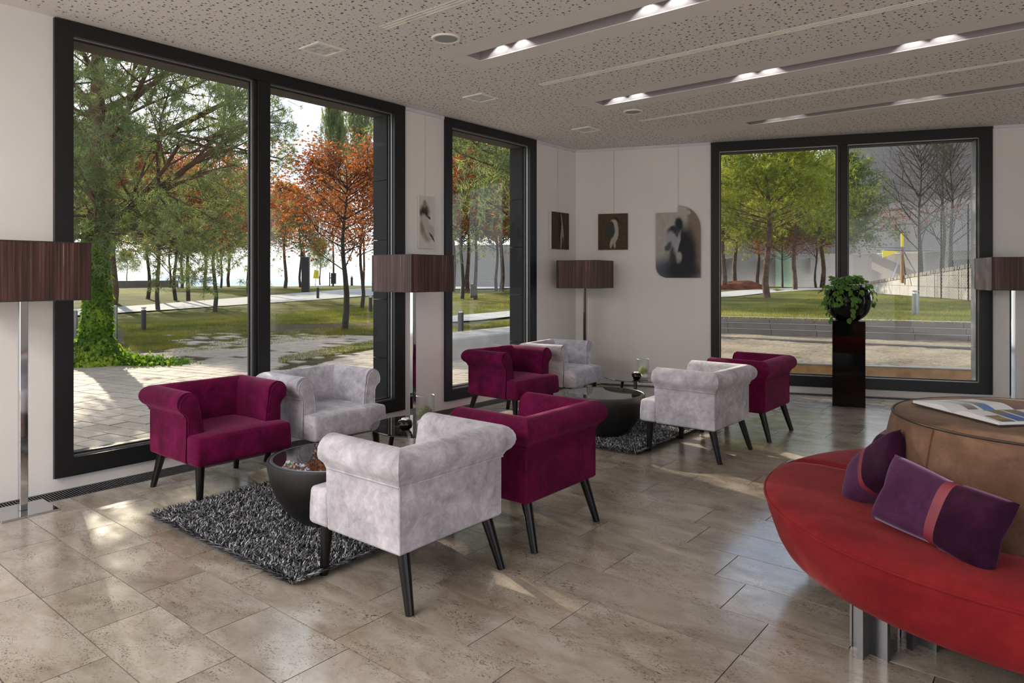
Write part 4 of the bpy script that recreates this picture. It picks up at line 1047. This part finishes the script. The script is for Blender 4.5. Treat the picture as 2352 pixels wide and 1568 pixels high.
# chain-link fence above the wall
fe=empty('chain_link_fence',(0,0,0),0,'tall chain-link fence behind the retaining wall','fence')
f0,f1=PD(2110,600,36)[:2],PD(2300,600,27)[:2]; fd=f1-f0; FLn=np.hypot(*fd); fd/=FLn
for k in range(4):
    q=f0+fd*FLn*k/3; M().tube([(q[0],q[1],.4),(q[0],q[1],4.6)],.035,8).build('fence_post',MT['barkg'],fe)
m=M(); nn=int(FLn/.16)
for k in range(-26,nn):
    for sg in (1,-1):
        s0=k*.16; h=4.2; sA,sB=(s0,s0+h) if sg>0 else (s0+h,s0)
        t0,t1=0,1
        # clip to the fence length
        def cl(sA,sB):
            lo,hi=0,1
            for lim,cmp in ((0,1),(FLn,-1)):
                fa,fb=(sA-lim)*cmp,(sB-lim)*cmp
                if fa<0 and fb<0: return None
                if fa<0: lo=max(lo,fa/(fa-fb))
                elif fb<0: hi=min(hi,fa/(fa-fb))
            return (lo,hi) if hi>lo else None
        c=cl(sA,sB)
        if c:
            pa_,pb_=[(*(f0+fd*(sA+(sB-sA)*tt)),.4+h*tt) for tt in c]; m.tube([pa_,pb_],.006,3,False)
m.build('mesh_wire',MT['steel'],fe)['kind']='stuff'

# the large building behind, built of cladding courses
def wallbox(par,name,px0,px1,d0,d1,z0,z1,mat,th=.4):
    a=PD(px0,HY,d0)[:2]; b=PD(px1,HY,d1)[:2]; d=b-a; d/=np.hypot(*d); n=np.array([-d[1],d[0]])
    return M().prism([tuple(a),tuple(b),tuple(b+n*th),tuple(a+n*th)],z0,z1).build(name,mat,par)
bd=empty('museum_building',(0,0,0),0,'large pale windowless building with a recessed block behind the trees at the right','building')
z=.3; k=0
while z<16.5:
    wallbox(bd,'cladding_course',2002 if z<4.0 else 1925,2420,78,62,z,z+.745,MT['facade2'] if z>9 else MT['facade'],2); z+=.75; k+=1
wallbox(bd,'recess_lintel',1900,2006,79,78,4.05,4.3,MT['facade2'],1.5)
wallbox(bd,'recess_wall',1900,2015,82,81,.3,4.2,MT['facade'],.5)
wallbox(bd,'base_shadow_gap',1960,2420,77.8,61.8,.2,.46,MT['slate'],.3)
b2_=empty('low_building',(0,0,0),0,'low cream wall of a building behind the tree trunks beyond the back window','building')
z=.3
while z<4.0:
    for (a,b) in ((1500,1783),(1822,1960)): wallbox(b2_,'wall_course',a,b,76,76,z,z+.745,MT['facade'],1)
    z+=.75
wallbox(b2_,'roof_slope',1500,1960,78,78,4.0,7.6,MT['facade2'],1)
for a,b in ((1655,1690),(1752,1778),(1862,1885)):    # slanted hoods
    p_=PD(a,HY,75.6)[:2]; q_=PD(b,HY,75.6)[:2]; M().add([(*p_,1.6),(*q_,3.6),(*p_,3.6),(p_[0]+.3,p_[1]-1.2,3.3)],[(0,1,2),(0,3,1),(1,3,2),(0,2,3)]).build('slanted_hood',MT['facade2'],b2_)
gt=PD(1803,HY,75)[:2]; M().lathe([(.0,.3),(.98,.3),(.98,4.2),(0,4.2)],24,gt[0],gt[1]).build('green_glass_drum',MT['green'],b2_,40)
b3_=empty('pale_garden_wall',(0,0,0),0,'pale building wall behind the lawn seen through the narrow window','building')  # this is the pale garden wall, not a building
z=.3
while z<3.6: wallbox(b3_,'wall_course',1000,1260,62,60,z,z+.795,MT['facade'],.5); z+=.8
hp=G_(1700,664,True); m=M(); bm=bmesh.new(); bmesh.ops.create_icosphere(bm,subdivisions=4,radius=1)
for v in bm.verts:
    n_=math.sin(v.co.x*7)*.04+math.sin(v.co.y*9+v.co.z*5)*.04+random.uniform(-.03,.03); v.co=Vector((v.co.x*2.3,v.co.y*1.3,max(-.05,v.co.z)*.75))*(1+n_)
me=bpy.data.meshes.new('mulch_heap'); bm.to_mesh(me); bm.free(); me.materials.append(MT['mulch']); o=bpy.data.objects.new('mulch_heap',me); COL.objects.link(o); o.location=(hp[0],hp[1],.40); tag(o,'heap of reddish bark mulch in front of the low building','heap')
# yellow sculpture on a tripod
sp=PD(2072,HY,40); y_s=empty('wind_sculpture',(sp[0],sp[1],.42),YAW,'yellow triangular sail sculpture on a metal tripod behind the retaining wall','sculpture')
k=40/FPX
def lp(dx,py,dy=0): return (dx*k,dy,CZ-(py-HY)*k-.42)
m=M(); m.tube([lp(0,650),lp(0,572)],.09,8); m.build('mast',MT['timber'],y_s)
m=M(); m.tube([lp(-30,640,-.4),lp(0,575)],.05,6); m.tube([lp(20,640,.5),lp(0,575)],.05,6); m.tube([lp(24,632,-.5),lp(3,575)],.04,6); m.build('strut',MT['steel'],y_s)
m=M(); m.tube([lp(-80,567),lp(6,569)],.035,6); m.tube([lp(-42,574),lp(72,575)],.03,6); m.build('boom',MT['steel'],y_s)
M().add([lp(-46,575,-.01),lp(-45,592,-.01),lp(-6,577,-.01),lp(-46,575,.01),lp(-45,592,.01),lp(-6,577,.01)],[(0,1,2),(5,4,3),(0,3,4,1),(1,4,5,2),(2,5,3,0)]).build('sail',MT['yellow'],y_s)
M().box(-.06,.08,-.02,.02,CZ-(566-HY)*k-.42,CZ-(535-HY)*k-.42).build('vane',MT['yellow'],y_s)

# ------------------------------------------------------------------ bollards, stele, bin, flags
def bollard(px,py,h,r_,label,mat,right=False,cap=True,grp='path bollards'):
    p=G_(px,py,right); t=empty('bollard',(p[0],p[1],p[2]),0,label,'bollard',grp)
    M().lathe([(0,0),(r_,0),(r_,h*(.88 if cap else 1)),(0,h*(.88 if cap else 1))],20).build('post',mat,t,40)
    if cap:
        M().lathe([(r_*.6,h*.88),(r_*.6,h*.95)],16).build('lamp_ring',MT['white'],t,40)
        M().lathe([(0,h*.95),(r_*1.05,h*.95),(r_*1.05,h),(0,h)],20).build('cap',MT['steel'],t,40)
    else: M().lathe([(0,h),(r_*.9,h),(r_*.7,h+.015),(0,h+.02)],20).build('cap',MT['steel'],t,40)
    return t
bollard(330,757,.63,.065,'black light bollard standing right of the ivy-covered trunk',MT['black'])
bollard(730,686,.66,.07,'black light bollard beside the pale footpath in the second pane',MT['black'])
bollard(851,716,.66,.07,'black light bollard just left of the dark window reveal',MT['black'])
bollard(1058,770,.66,.075,'near black light bollard outside the narrow window',MT['black'])
bollard(1084,684,.85,.09,'far black light bollard on the lawn outside the narrow window',MT['black'])
bollard(2103,722,.66,.085,'steel light bollard on the grass bank above the steps',MT['steel'],True)
bollard(808,656,.95,.12,'distant dark bollard at the right of the litter bin',MT['black'])
bollard(262,781,.80,.075,'brushed steel post directly right of the ivy-covered trunk',MT['steel'],False,False,'steel posts')
bollard(250,777,.80,.05,'thinner steel post half hidden behind the ivy',MT['steel'],False,False,'steel posts')
bollard(168,792,.75,.085,'steel post left of the ivy-covered trunk',MT['steel'],False,False,'steel posts')
p=G_(702,668); sx=np.hypot(*(p[:2]-np.array([CX,CY])))
o=empty('information_stele',(p[0],p[1],p[2]-.05),YAW,'tall dark blue-black information stele beside the far footpath','sign'); kk=((p[:2]-np.array([CX,CY]))@FW)/FPX
M().box(-8.5*kk,8.5*kk,-.15,.15,0,80*kk).build('panel',MT['black'],o,None,.02,1); M().box(-8.5*kk,-2*kk,-.15,.15,80*kk+.01,93*kk).build('upper_panel',MT['black'],o)
p=G_(766,657); kk=((p[:2]-np.array([CX,CY]))@FW)/FPX
o=empty('litter_bin',(p[0],p[1],p[2]),YAW,'dark cylindrical litter bin on a post near the far path','bin')
M().lathe([(0,5*kk),(6*kk,5*kk),(6.2*kk,30*kk),(0,31*kk)],20).build('container',MT['black'],o,40); M().box(-10*kk,-8*kk,-.05,.05,0,32*kk).build('post',MT['black'],o)
M().box(-8*kk,-5*kk,-.03,.03,18*kk,20*kk).build('bracket',MT['black'],o)
p=G_(725,656); kk=((p[:2]-np.array([CX,CY]))@FW)/FPX
o=empty('banner',(p[0],p[1],p[2]),YAW,'small bright yellow banner on a slanting pole right of the stele','flag')
M().add([(-6*kk,-.02,17*kk),(8*kk,-.02,16*kk),(7*kk,-.02,35*kk),(-3*kk,-.02,37*kk),(-6*kk,.02,17*kk),(8*kk,.02,16*kk),(7*kk,.02,35*kk),(-3*kk,.02,37*kk)],[(0,1,2,3),(7,6,5,4),(0,4,5,1),(1,5,6,2),(2,6,7,3),(3,7,4,0)]).build('cloth',MT['yellow'],o)
M().tube([(-1*kk,0,0),(6*kk,0,60*kk)],.03,6).build('pole',MT['steel'],o)
# distant hills and low wall at the horizon
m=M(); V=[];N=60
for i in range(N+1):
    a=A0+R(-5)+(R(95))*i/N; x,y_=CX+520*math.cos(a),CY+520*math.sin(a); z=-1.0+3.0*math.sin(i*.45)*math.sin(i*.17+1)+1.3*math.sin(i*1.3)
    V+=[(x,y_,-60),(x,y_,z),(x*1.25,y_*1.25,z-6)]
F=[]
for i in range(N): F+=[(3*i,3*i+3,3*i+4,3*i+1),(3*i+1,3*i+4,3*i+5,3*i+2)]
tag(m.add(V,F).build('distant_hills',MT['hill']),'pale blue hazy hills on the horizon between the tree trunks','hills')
m=M(); V=[]
a,b=G_(215,662)[:2],PD(410,HY,60)[:2]; d=b-a; d/=np.hypot(*d); n=np.array([-d[1],d[0]]); 
m.prism([tuple(a-d*8),tuple(b),tuple(b+n*.4),tuple(a-d*8+n*.4)],-.5,1.15); tag(m.build('parapet',MT['conc']),'low grey parapet wall at the far edge of the lawn at the left','wall')

# ------------------------------------------------------------------ trees
def tubes_np(segs,k=5):
    # segs: list of (p0,p1,r0,r1)
    P0=np.array([s[0] for s in segs]); P1=np.array([s[1] for s in segs]); r0=np.array([s[2] for s in segs]); r1=np.array([s[3] for s in segs])
    d=P1-P0; L=np.linalg.norm(d,axis=1)[:,None]; d=d/np.maximum(L,1e-6)
    ref=np.where(np.abs(d[:,2:3])<.9,np.array([[0,0,1.]]),np.array([[1.,0,0]])); a=np.cross(d,ref); a/=np.linalg.norm(a,axis=1)[:,None]; b=np.cross(d,a)
    th=2*PI*np.arange(k)/k; c,s=np.cos(th),np.sin(th)
    ring=a[:,None,:]*c[None,:,None]+b[:,None,:]*s[None,:,None]
    V=np.concatenate([P0[:,None,:]+ring*r0[:,None,None],P1[:,None,:]+ring*r1[:,None,None]],1).reshape(-1,3)
    n=len(segs); base=(np.arange(n)*2*k)[:,None]; j=np.arange(k)[None,:]; j2=(j+1)%k
    F=np.stack([base+j,base+j2,base+k+j2,base+k+j],2).reshape(-1,4)
    return V,F
def norm(v): return v/np.linalg.norm(v)
def grow(rg,p,d,L,r,level,maxl,segs,tips,kids,up,wig=.25,steps=4):
    sl=L/steps
    for i in range(steps):
        d=norm(d+rg.normal(size=3)*wig*.35+np.array([0,0,up*.12])); q=p+d*sl; r2=r*(1-.75/steps) if True else r
        segs.append((p,q,r,r2)); 
        if level>=maxl-1 or (level==maxl-2 and i>0): tips.append((q,d,level))
        if level<maxl:
            for _ in range(kids if i>0 else max(0,kids-1)):
                a=norm(np.cross(d,rg.normal(size=3))); nd=norm(d*.65+a*.8+np.array([0,0,up*.2]))
                grow(rg,q,nd,L*rg.uniform(.42,.62),r2*.55,level+1,maxl,segs,tips,kids,up,wig,3)
        p=q; r=r2
def tuft(rg,tips,K,L,w_,spread=.9):
    C=np.array([t[0] for t in tips]); D=np.array([t[1] for t in tips]); n=len(C)
    C=np.repeat(C,K,0)+rg.normal(size=(n*K,3))*.02; D=np.repeat(D,K,0)+rg.normal(size=(n*K,3))*spread; D/=np.linalg.norm(D,axis=1)[:,None]
    l=(L*rg.uniform(.6,1.1,n*K))[:,None]; s=np.cross(D,rg.normal(size=(n*K,3))); s/=np.linalg.norm(s,axis=1)[:,None]; s*=w_
    V=np.stack([C-s,C+s,C+D*l],1).reshape(-1,3); i=np.arange(n*K)*3
    return V,np.stack([i,i+1,i+2],1)
def leaves(rg,tips,K,L,scat):
    C=np.array([t[0] for t in tips]); n=len(C)*K; C=np.repeat(C,K,0)+rg.normal(size=(n,3))*scat
    D=rg.normal(size=(n,3)); D[:,2]*=.6; D/=np.linalg.norm(D,axis=1)[:,None]; s=np.cross(D,rg.normal(size=(n,3))); s/=np.linalg.norm(s,axis=1)[:,None]
    l=(L*rg.uniform(.6,1.2,n))[:,None]; s*=l*.33
    V=np.stack([C,C+D*l*.5+s,C+D*l,C+D*l*.5-s],1).reshape(-1,3); i=np.arange(n)*4
    return V,np.stack([i,i+1,i+2,i+3],1)
def make_tree(kind,seed):
    rg=np.random.default_rng(seed); segs=[];tips=[]
    if kind=='pine':
        H=9.0; p=np.zeros(3); n=12; pts=[]
        for i in range(n):
            q=np.array([.10*math.sin(i*.7+seed),.08*math.cos(i*.9+seed),H*(i+1)/n]); r0=.15*(1-i/n)+.02; r1=.15*(1-(i+1)/n)+.02; segs.append((p,q,r0,r1)); p=q; pts.append(q)
        for i in range(62):
            z=rg.uniform(2.9,H-.2); a=rg.uniform(0,2*PI); f=(z-2.6)/(H-2.6); Lb=(2.9*(1-f)**.75+.45)*rg.uniform(.7,1.1); j=min(n-1,int(z/H*n)); b=pts[j-1] if j else np.zeros(3)
            grow(rg,np.array([b[0],b[1],z]),norm(np.array([math.cos(a),math.sin(a),.15+.5*f])),Lb,.03,1,3,segs,tips,2,.5)
        fol=tuft(rg,tips,9,.22,.014); fm=MT['needle']; bk_=MT['bark']
    elif kind=='oak':
        H=6.4; p=np.zeros(3); n=9; pts=[]
        for i in range(n):
            q=np.array([.06*math.sin(i+seed),.06*math.cos(i*1.2),H*.92*(i+1)/n]); r0=.085*(1-i/n)+.012; segs.append((p,q,r0,.085*(1-(i+1)/n)+.012)); p=q; pts.append(q)
        for i in range(34):
            z=rg.uniform(2.1,H*.9); a=rg.uniform(0,2*PI); f=(z-2.1)/(H-2.1); Lb=(2.1*(1-f)**.6+.4)*rg.uniform(.7,1.1); j=min(n-1,int(z/(H*.92)*n)); b=pts[j-1]
            grow(rg,np.array([b[0],b[1],z]),norm(np.array([math.cos(a),math.sin(a),.35+.6*f])),Lb,.022,1,3,segs,tips,2,.6,.35)
        idx=rg.random(len(tips))<.75; tt=[t for t,k_ in zip(tips,idx) if k_]
        fol=leaves(rg,tt,3,.105,.13); fm=MT['orange']; bk_=MT['barkg']
    elif kind=='bare':
        H=9.0; p=np.zeros(3); n=10; pts=[]
        for i in range(n):
            q=np.array([.06*math.sin(i+seed),.06*math.cos(i*1.2),H*.92*(i+1)/n]); r0=.14*(1-i/n)+.012; segs.append((p,q,r0,.14*(1-(i+1)/n)+.012)); p=q; pts.append(q)
        for i in range(34):
            z=rg.uniform(2.3,H*.9); a=rg.uniform(0,2*PI); f=(z-2.3)/(H-2.3); Lb=(3.4*(1-f)**.6+.5)*rg.uniform(.8,1.1); j=min(n-1,int(z/(H*.92)*n)); b=pts[j-1]
            grow(rg,np.array([b[0],b[1],z]),norm(np.array([math.cos(a),math.sin(a),.5+.8*f])),Lb,.03,1,3,segs,tips,2,.8,.3)
        tt=[t for t in tips if t[0][2]<4.6 and rg.random()<.75]
        fol=leaves(rg,tt,2,.13,.12); fm=MT['brownl']; bk_=MT['barkg']
    t=empty('tree',(0,0,0))
    V,F=tubes_np(segs); np_mesh('trunk',V,F,[bk_],None,t,True)
    V,F=fol; f_=np_mesh('foliage',V,F,[fm],None,t); f_['kind']='stuff'
    return t
protos={}
def proto(kind,seed):
    if (kind,seed) not in protos: protos[(kind,seed)]=[make_tree(kind,seed),False]
    return protos[(kind,seed)]
def tree(px,py,kind,seed,H,label,rot,right=False,name='tree',grp='park trees',mat=None,p=None,wid=1.0):
    pr=proto(kind,seed)
    if not pr[1]: o=pr[0]; pr[1]=True
    else: o=copy_tree(pr[0])
    q=G_(px,py,right) if p is None else p
    s=H/{'pine':9.0,'oak':6.4,'bare':9.0}[kind]
    o.location=(q[0],q[1],q[2]-.03); o.rotation_euler=(0,0,R(rot)); o.scale=(s*wid,s*wid,s); o.name=name
    tag(o,label,'tree',grp)
    if mat:
        for ch in o.children:
            if ch.name.startswith('foliage'):
                if len(ch.data.materials): ch.data=ch.data.copy(); ch.data.materials[0]=mat
    return o
T=tree
T(262,701,'pine',1,8,'pine with a straight trunk just right of the ivy-covered trunk',0,name='pine_tree')
T(249,690,'pine',2,8,'pine trunk immediately right of the ivy, farther back',80,name='pine_tree')
T(340,686,'oak',1,6.5,'thin rust-leaved tree, first dark trunk right of the near bollard and beyond the path',20,name='oak_tree')
T(363,713,'oak',2,6.0,'pale grey slender trunk on the near side of the path',140,name='oak_tree')
T(403,688,'oak',1,6.5,'rust-leaved tree beyond the path, third trunk from the ivy',200,name='oak_tree')
T(433,689,'oak',3,6.8,'rust-leaved tree beyond the path, fourth trunk from the ivy',90,name='oak_tree')
T(494,716,'oak',3,6.2,'dark slender tree on the near side of the path in the first pane',10,name='oak_tree')
T(571,673,'oak',2,7,'rust-leaved tree beside the black mullion of the large window',250,name='oak_tree')
T(418,661,'pine',2,7,'distant ivy-clad double trunk beyond the lawn',30,name='pine_tree')
T(470,660,'pine',1,8,'distant broad ivy-covered pine beyond the lawn',120,name='pine_tree')
T(525,658,'pine',2,8,'distant dark pine left of the black mullion',210,name='pine_tree')
T(292,655,'pine',1,7,'distant pine above the grey parapet',300,name='pine_tree')
T(391,660,'oak',3,7,'distant thin bare tree at the horizon gap',10,name='oak_tree')
T(508,660,'oak',1,6.5,'distant thin rust-leaved tree at the horizon',70,name='oak_tree')
T(792,756,'oak',1,5.0,'rust-leaved oak with grey trunk standing in the second pane',60,name='oak_tree',wid=1.35)
T(831,707,'oak',2,6.2,'thin rust-leaved tree next to the dark window reveal',30,name='oak_tree')
T(655,661,'pine',2,8,'distant pine at the left edge of the second pane',60,name='pine_tree')
T(690,659,'oak',3,8,'distant rust-leaved tree left of the dark stele',160,name='oak_tree')
T(765,657,'pine',1,17,'tall pine rising behind the rust-leaved oak',10,name='pine_tree',wid=.30)
T(835,656,'pine',2,22,'tallest pine, beside the dark reveal of the large window',70,name='pine_tree',wid=.30)
T(735,654,'pine',1,9,'distant low pine behind the litter bin',190,name='pine_tree')
T(1061,686,'oak',2,8,'slender tree on the lawn, leftmost in the narrow window',45,name='oak_tree')
T(1092,688,'oak',1,7.5,'dark slender tree right of the far bollard in the narrow window',95,name='oak_tree')
T(1075,668,'pine',2,9,'pine beyond the far path, left half of the narrow window',200,name='pine_tree')
T(1140,667,'oak',3,8,'thin dark trunk near the right reveal of the narrow window',200,name='oak_tree')
T(1151,667,'pine',1,9,'thicker pine trunk at the right reveal of the narrow window',20,name='pine_tree')
T(0,0,'pine',1,8.2,'leafy pine crown filling the top of the narrow window',33,name='pine_tree',p=np.append(PD(1215,HY,15.5)[:2],-.1),wid=1.0)
n2=MT['needle2']
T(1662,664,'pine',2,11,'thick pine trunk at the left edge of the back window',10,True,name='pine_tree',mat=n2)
T(1707,655,'oak',3,6,'small rust-leaved tree behind the mulch heap',10,True,name='oak_tree')
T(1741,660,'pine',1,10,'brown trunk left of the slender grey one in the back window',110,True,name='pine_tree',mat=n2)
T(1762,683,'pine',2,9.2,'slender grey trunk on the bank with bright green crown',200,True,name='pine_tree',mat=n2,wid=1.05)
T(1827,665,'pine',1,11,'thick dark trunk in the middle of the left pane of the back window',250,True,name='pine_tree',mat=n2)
T(1797,662,'oak',2,7,'thin trunk in front of the green drum',50,True,name='oak_tree')
T(1874,661,'oak',1,8,'thin trunk left of the plant, beside a darker one',150,True,name='oak_tree')
T(1888,661,'pine',2,11,'dark bent pine trunk just left of the mullion',80,True,name='pine_tree',wid=1.2)
T(2113,679,'bare',1,9.2,'bare-branched oak with a skirt of brown leaves behind the retaining wall',20,True,name='oak_tree')
T(0,0,'bare',1,9.5,'bare tree behind the fence, left of the pair',130,name='oak_tree',p=np.append(PD(2166,HY,44)[:2],.8))
T(0,0,'bare',1,10,'bare tree behind the fence, right of the pair',230,name='oak_tree',p=np.append(PD(2185,HY,42)[:2],.8))
T(1040,668,'pine',2,10,'pine beyond the far path at the left edge of the narrow window',130,name='pine_tree')
T(1180,672,'pine',2,9,'pine just behind the dark reveal of the narrow window',160,name='pine_tree')
T(1930,662,'pine',1,12,'tall pine behind the mullion of the back window',160,True,name='pine_tree')
T(1690,662,'pine',2,12,'tall pine behind the mulch heap',260,True,name='pine_tree')
# the big near pine with ivy round its foot
rg=np.random.default_rng(5); segs=[];tips=[]
bp=G_(222,836); bp=np.array([bp[0],bp[1],-.04])
pts=[(-.02,0,0),(-.02,0,1.0),(.0,0,2.0),(.02,0,3.0),(.0,.02,4.2),(-.02,.03,5.4),(.02,.02,6.5),(.05,0,7.6),(.0,0,8.6)]
pts=[np.array(p) for p in pts]; rad=[.17,.15,.14,.13,.115,.10,.08,.055,.02]
for i in range(len(pts)-1): segs.append((pts[i],pts[i+1],rad[i],rad[i+1]))
for (z,dx,dl,L,rr_,up) in ((2.35,1,.0,3.2,.07,.8),(2.2,1,-.3,2.6,.06,.5),(3.3,1,.2,3.2,.075,.9),(3.6,1,-.5,2.6,.06,.7),(4.3,1,.1,2.8,.06,.8),(5.2,1,.0,2.3,.05,.8),(2.6,-1,.3,2.2,.06,.7),(3.4,-1,-.2,2.4,.06,.7),(4.4,-1,.5,2.2,.05,.7),(5.5,-1,0,1.8,.04,.8),(6.3,1,.4,1.7,.04,.8),(6.8,-1,.1,1.4,.03,.9)):
    dv=np.append(RT*dx*1.0+FW*dl,.35+.35*(z/6)); p=np.array([0,0,z])
    grow(rg,p,norm(dv),L,rr_,0,3,segs,tips,2,up*.4,.30,5)
for i in range(14):
    a=i*2*PI/14+rg.uniform(-.2,.2); grow(rg,np.array([0,0,rg.uniform(2.1,2.7)]),norm(np.array([math.cos(a),math.sin(a),.02])),rg.uniform(1.4,2.3),.03,1,3,segs,tips,2,.12,.3,4)
for i in range(26):
    z=rg.uniform(2.3,8.2); a=rg.uniform(0,2*PI); f=(z-2.3)/6.2; grow(rg,np.array([0,0,z]),norm(np.array([math.cos(a),math.sin(a),.3+.4*f])),(2.3*(1-f)+.5),.03,1,3,segs,tips,2,.4,.3,4)
def keep(q):
    l=float(q[:2]@RT); return l<2.95+.12*math.sin(q[2]*5) and not (l>2.2 and q[2]>4.9)
tips=[t for t in tips if keep(t[0])]; segs=[s_ for s_ in segs if keep(s_[1])]
npine=empty('ivy_clad_pine',tuple(bp),0,'large pine with ivy-covered trunk close to the large window','tree','park trees')
V,F=tubes_np(segs,7); np_mesh('trunk',V,F,[MT['bark']],None,npine,True)
V,F=tuft(rg,tips,18,.14,.0055,.85); f_=np_mesh('foliage',V,F,[MT['needle']],None,npine); f_['kind']='stuff'
print('near pine tips',len(tips))
# ivy: cone of leaves round the trunk and a skirt on the ground
n=8000; z=rg.uniform(0,1,n)**1.6*2.45; a=rg.uniform(0,2*PI,n); r_=np.where(z<.45,.56-.76*z,.215-.03*(z-.45))+.025*np.sin(a*3+z*4)
r_=np.clip(r_,.15,1)*rg.uniform(.86,1.08,n); C=np.stack([r_*np.cos(a),r_*np.sin(a),z+.02],1)
n3=2600; u=rg.uniform(0,1,n3); arm=np.append(RT,0); C3=np.outer(u*1.05+.35,arm)+np.stack([rg.normal(size=n3)*.16,rg.normal(size=n3)*.16,np.abs(rg.normal(size=n3))*.10*(1-u*.75)+.01],1)
n4=1600; u=rg.uniform(0,1,n4); C4=np.outer(-u*.7-.3,arm)+np.stack([rg.normal(size=n4)*.22,rg.normal(size=n4)*.22,np.abs(rg.normal(size=n4))*.13+.01],1)
C=np.concatenate([C,C3,C4]); n=len(C)
out=C*np.array([1,1,0]); out/=np.maximum(np.linalg.norm(out,axis=1)[:,None],.05); D=out*.3+np.array([0,0,-.75])+rg.normal(size=(n,3))*.45; D/=np.linalg.norm(D,axis=1)[:,None]
s=np.cross(D,out+rg.normal(size=(n,3))*.35); s/=np.linalg.norm(s,axis=1)[:,None]; l=rg.uniform(.045,.08,n)[:,None]
V=np.stack([C,C+D*l*.35+s*l*.48,C+D*l,C+D*l*.35-s*l*.48],1).reshape(-1,3); i=np.arange(n)*4
V[:,2]=np.maximum(V[:,2],.008)
np_mesh('ivy',V,np.stack([i,i+1,i+2,i+3],1),[MT['ivy']],None,npine)['kind']='stuff'
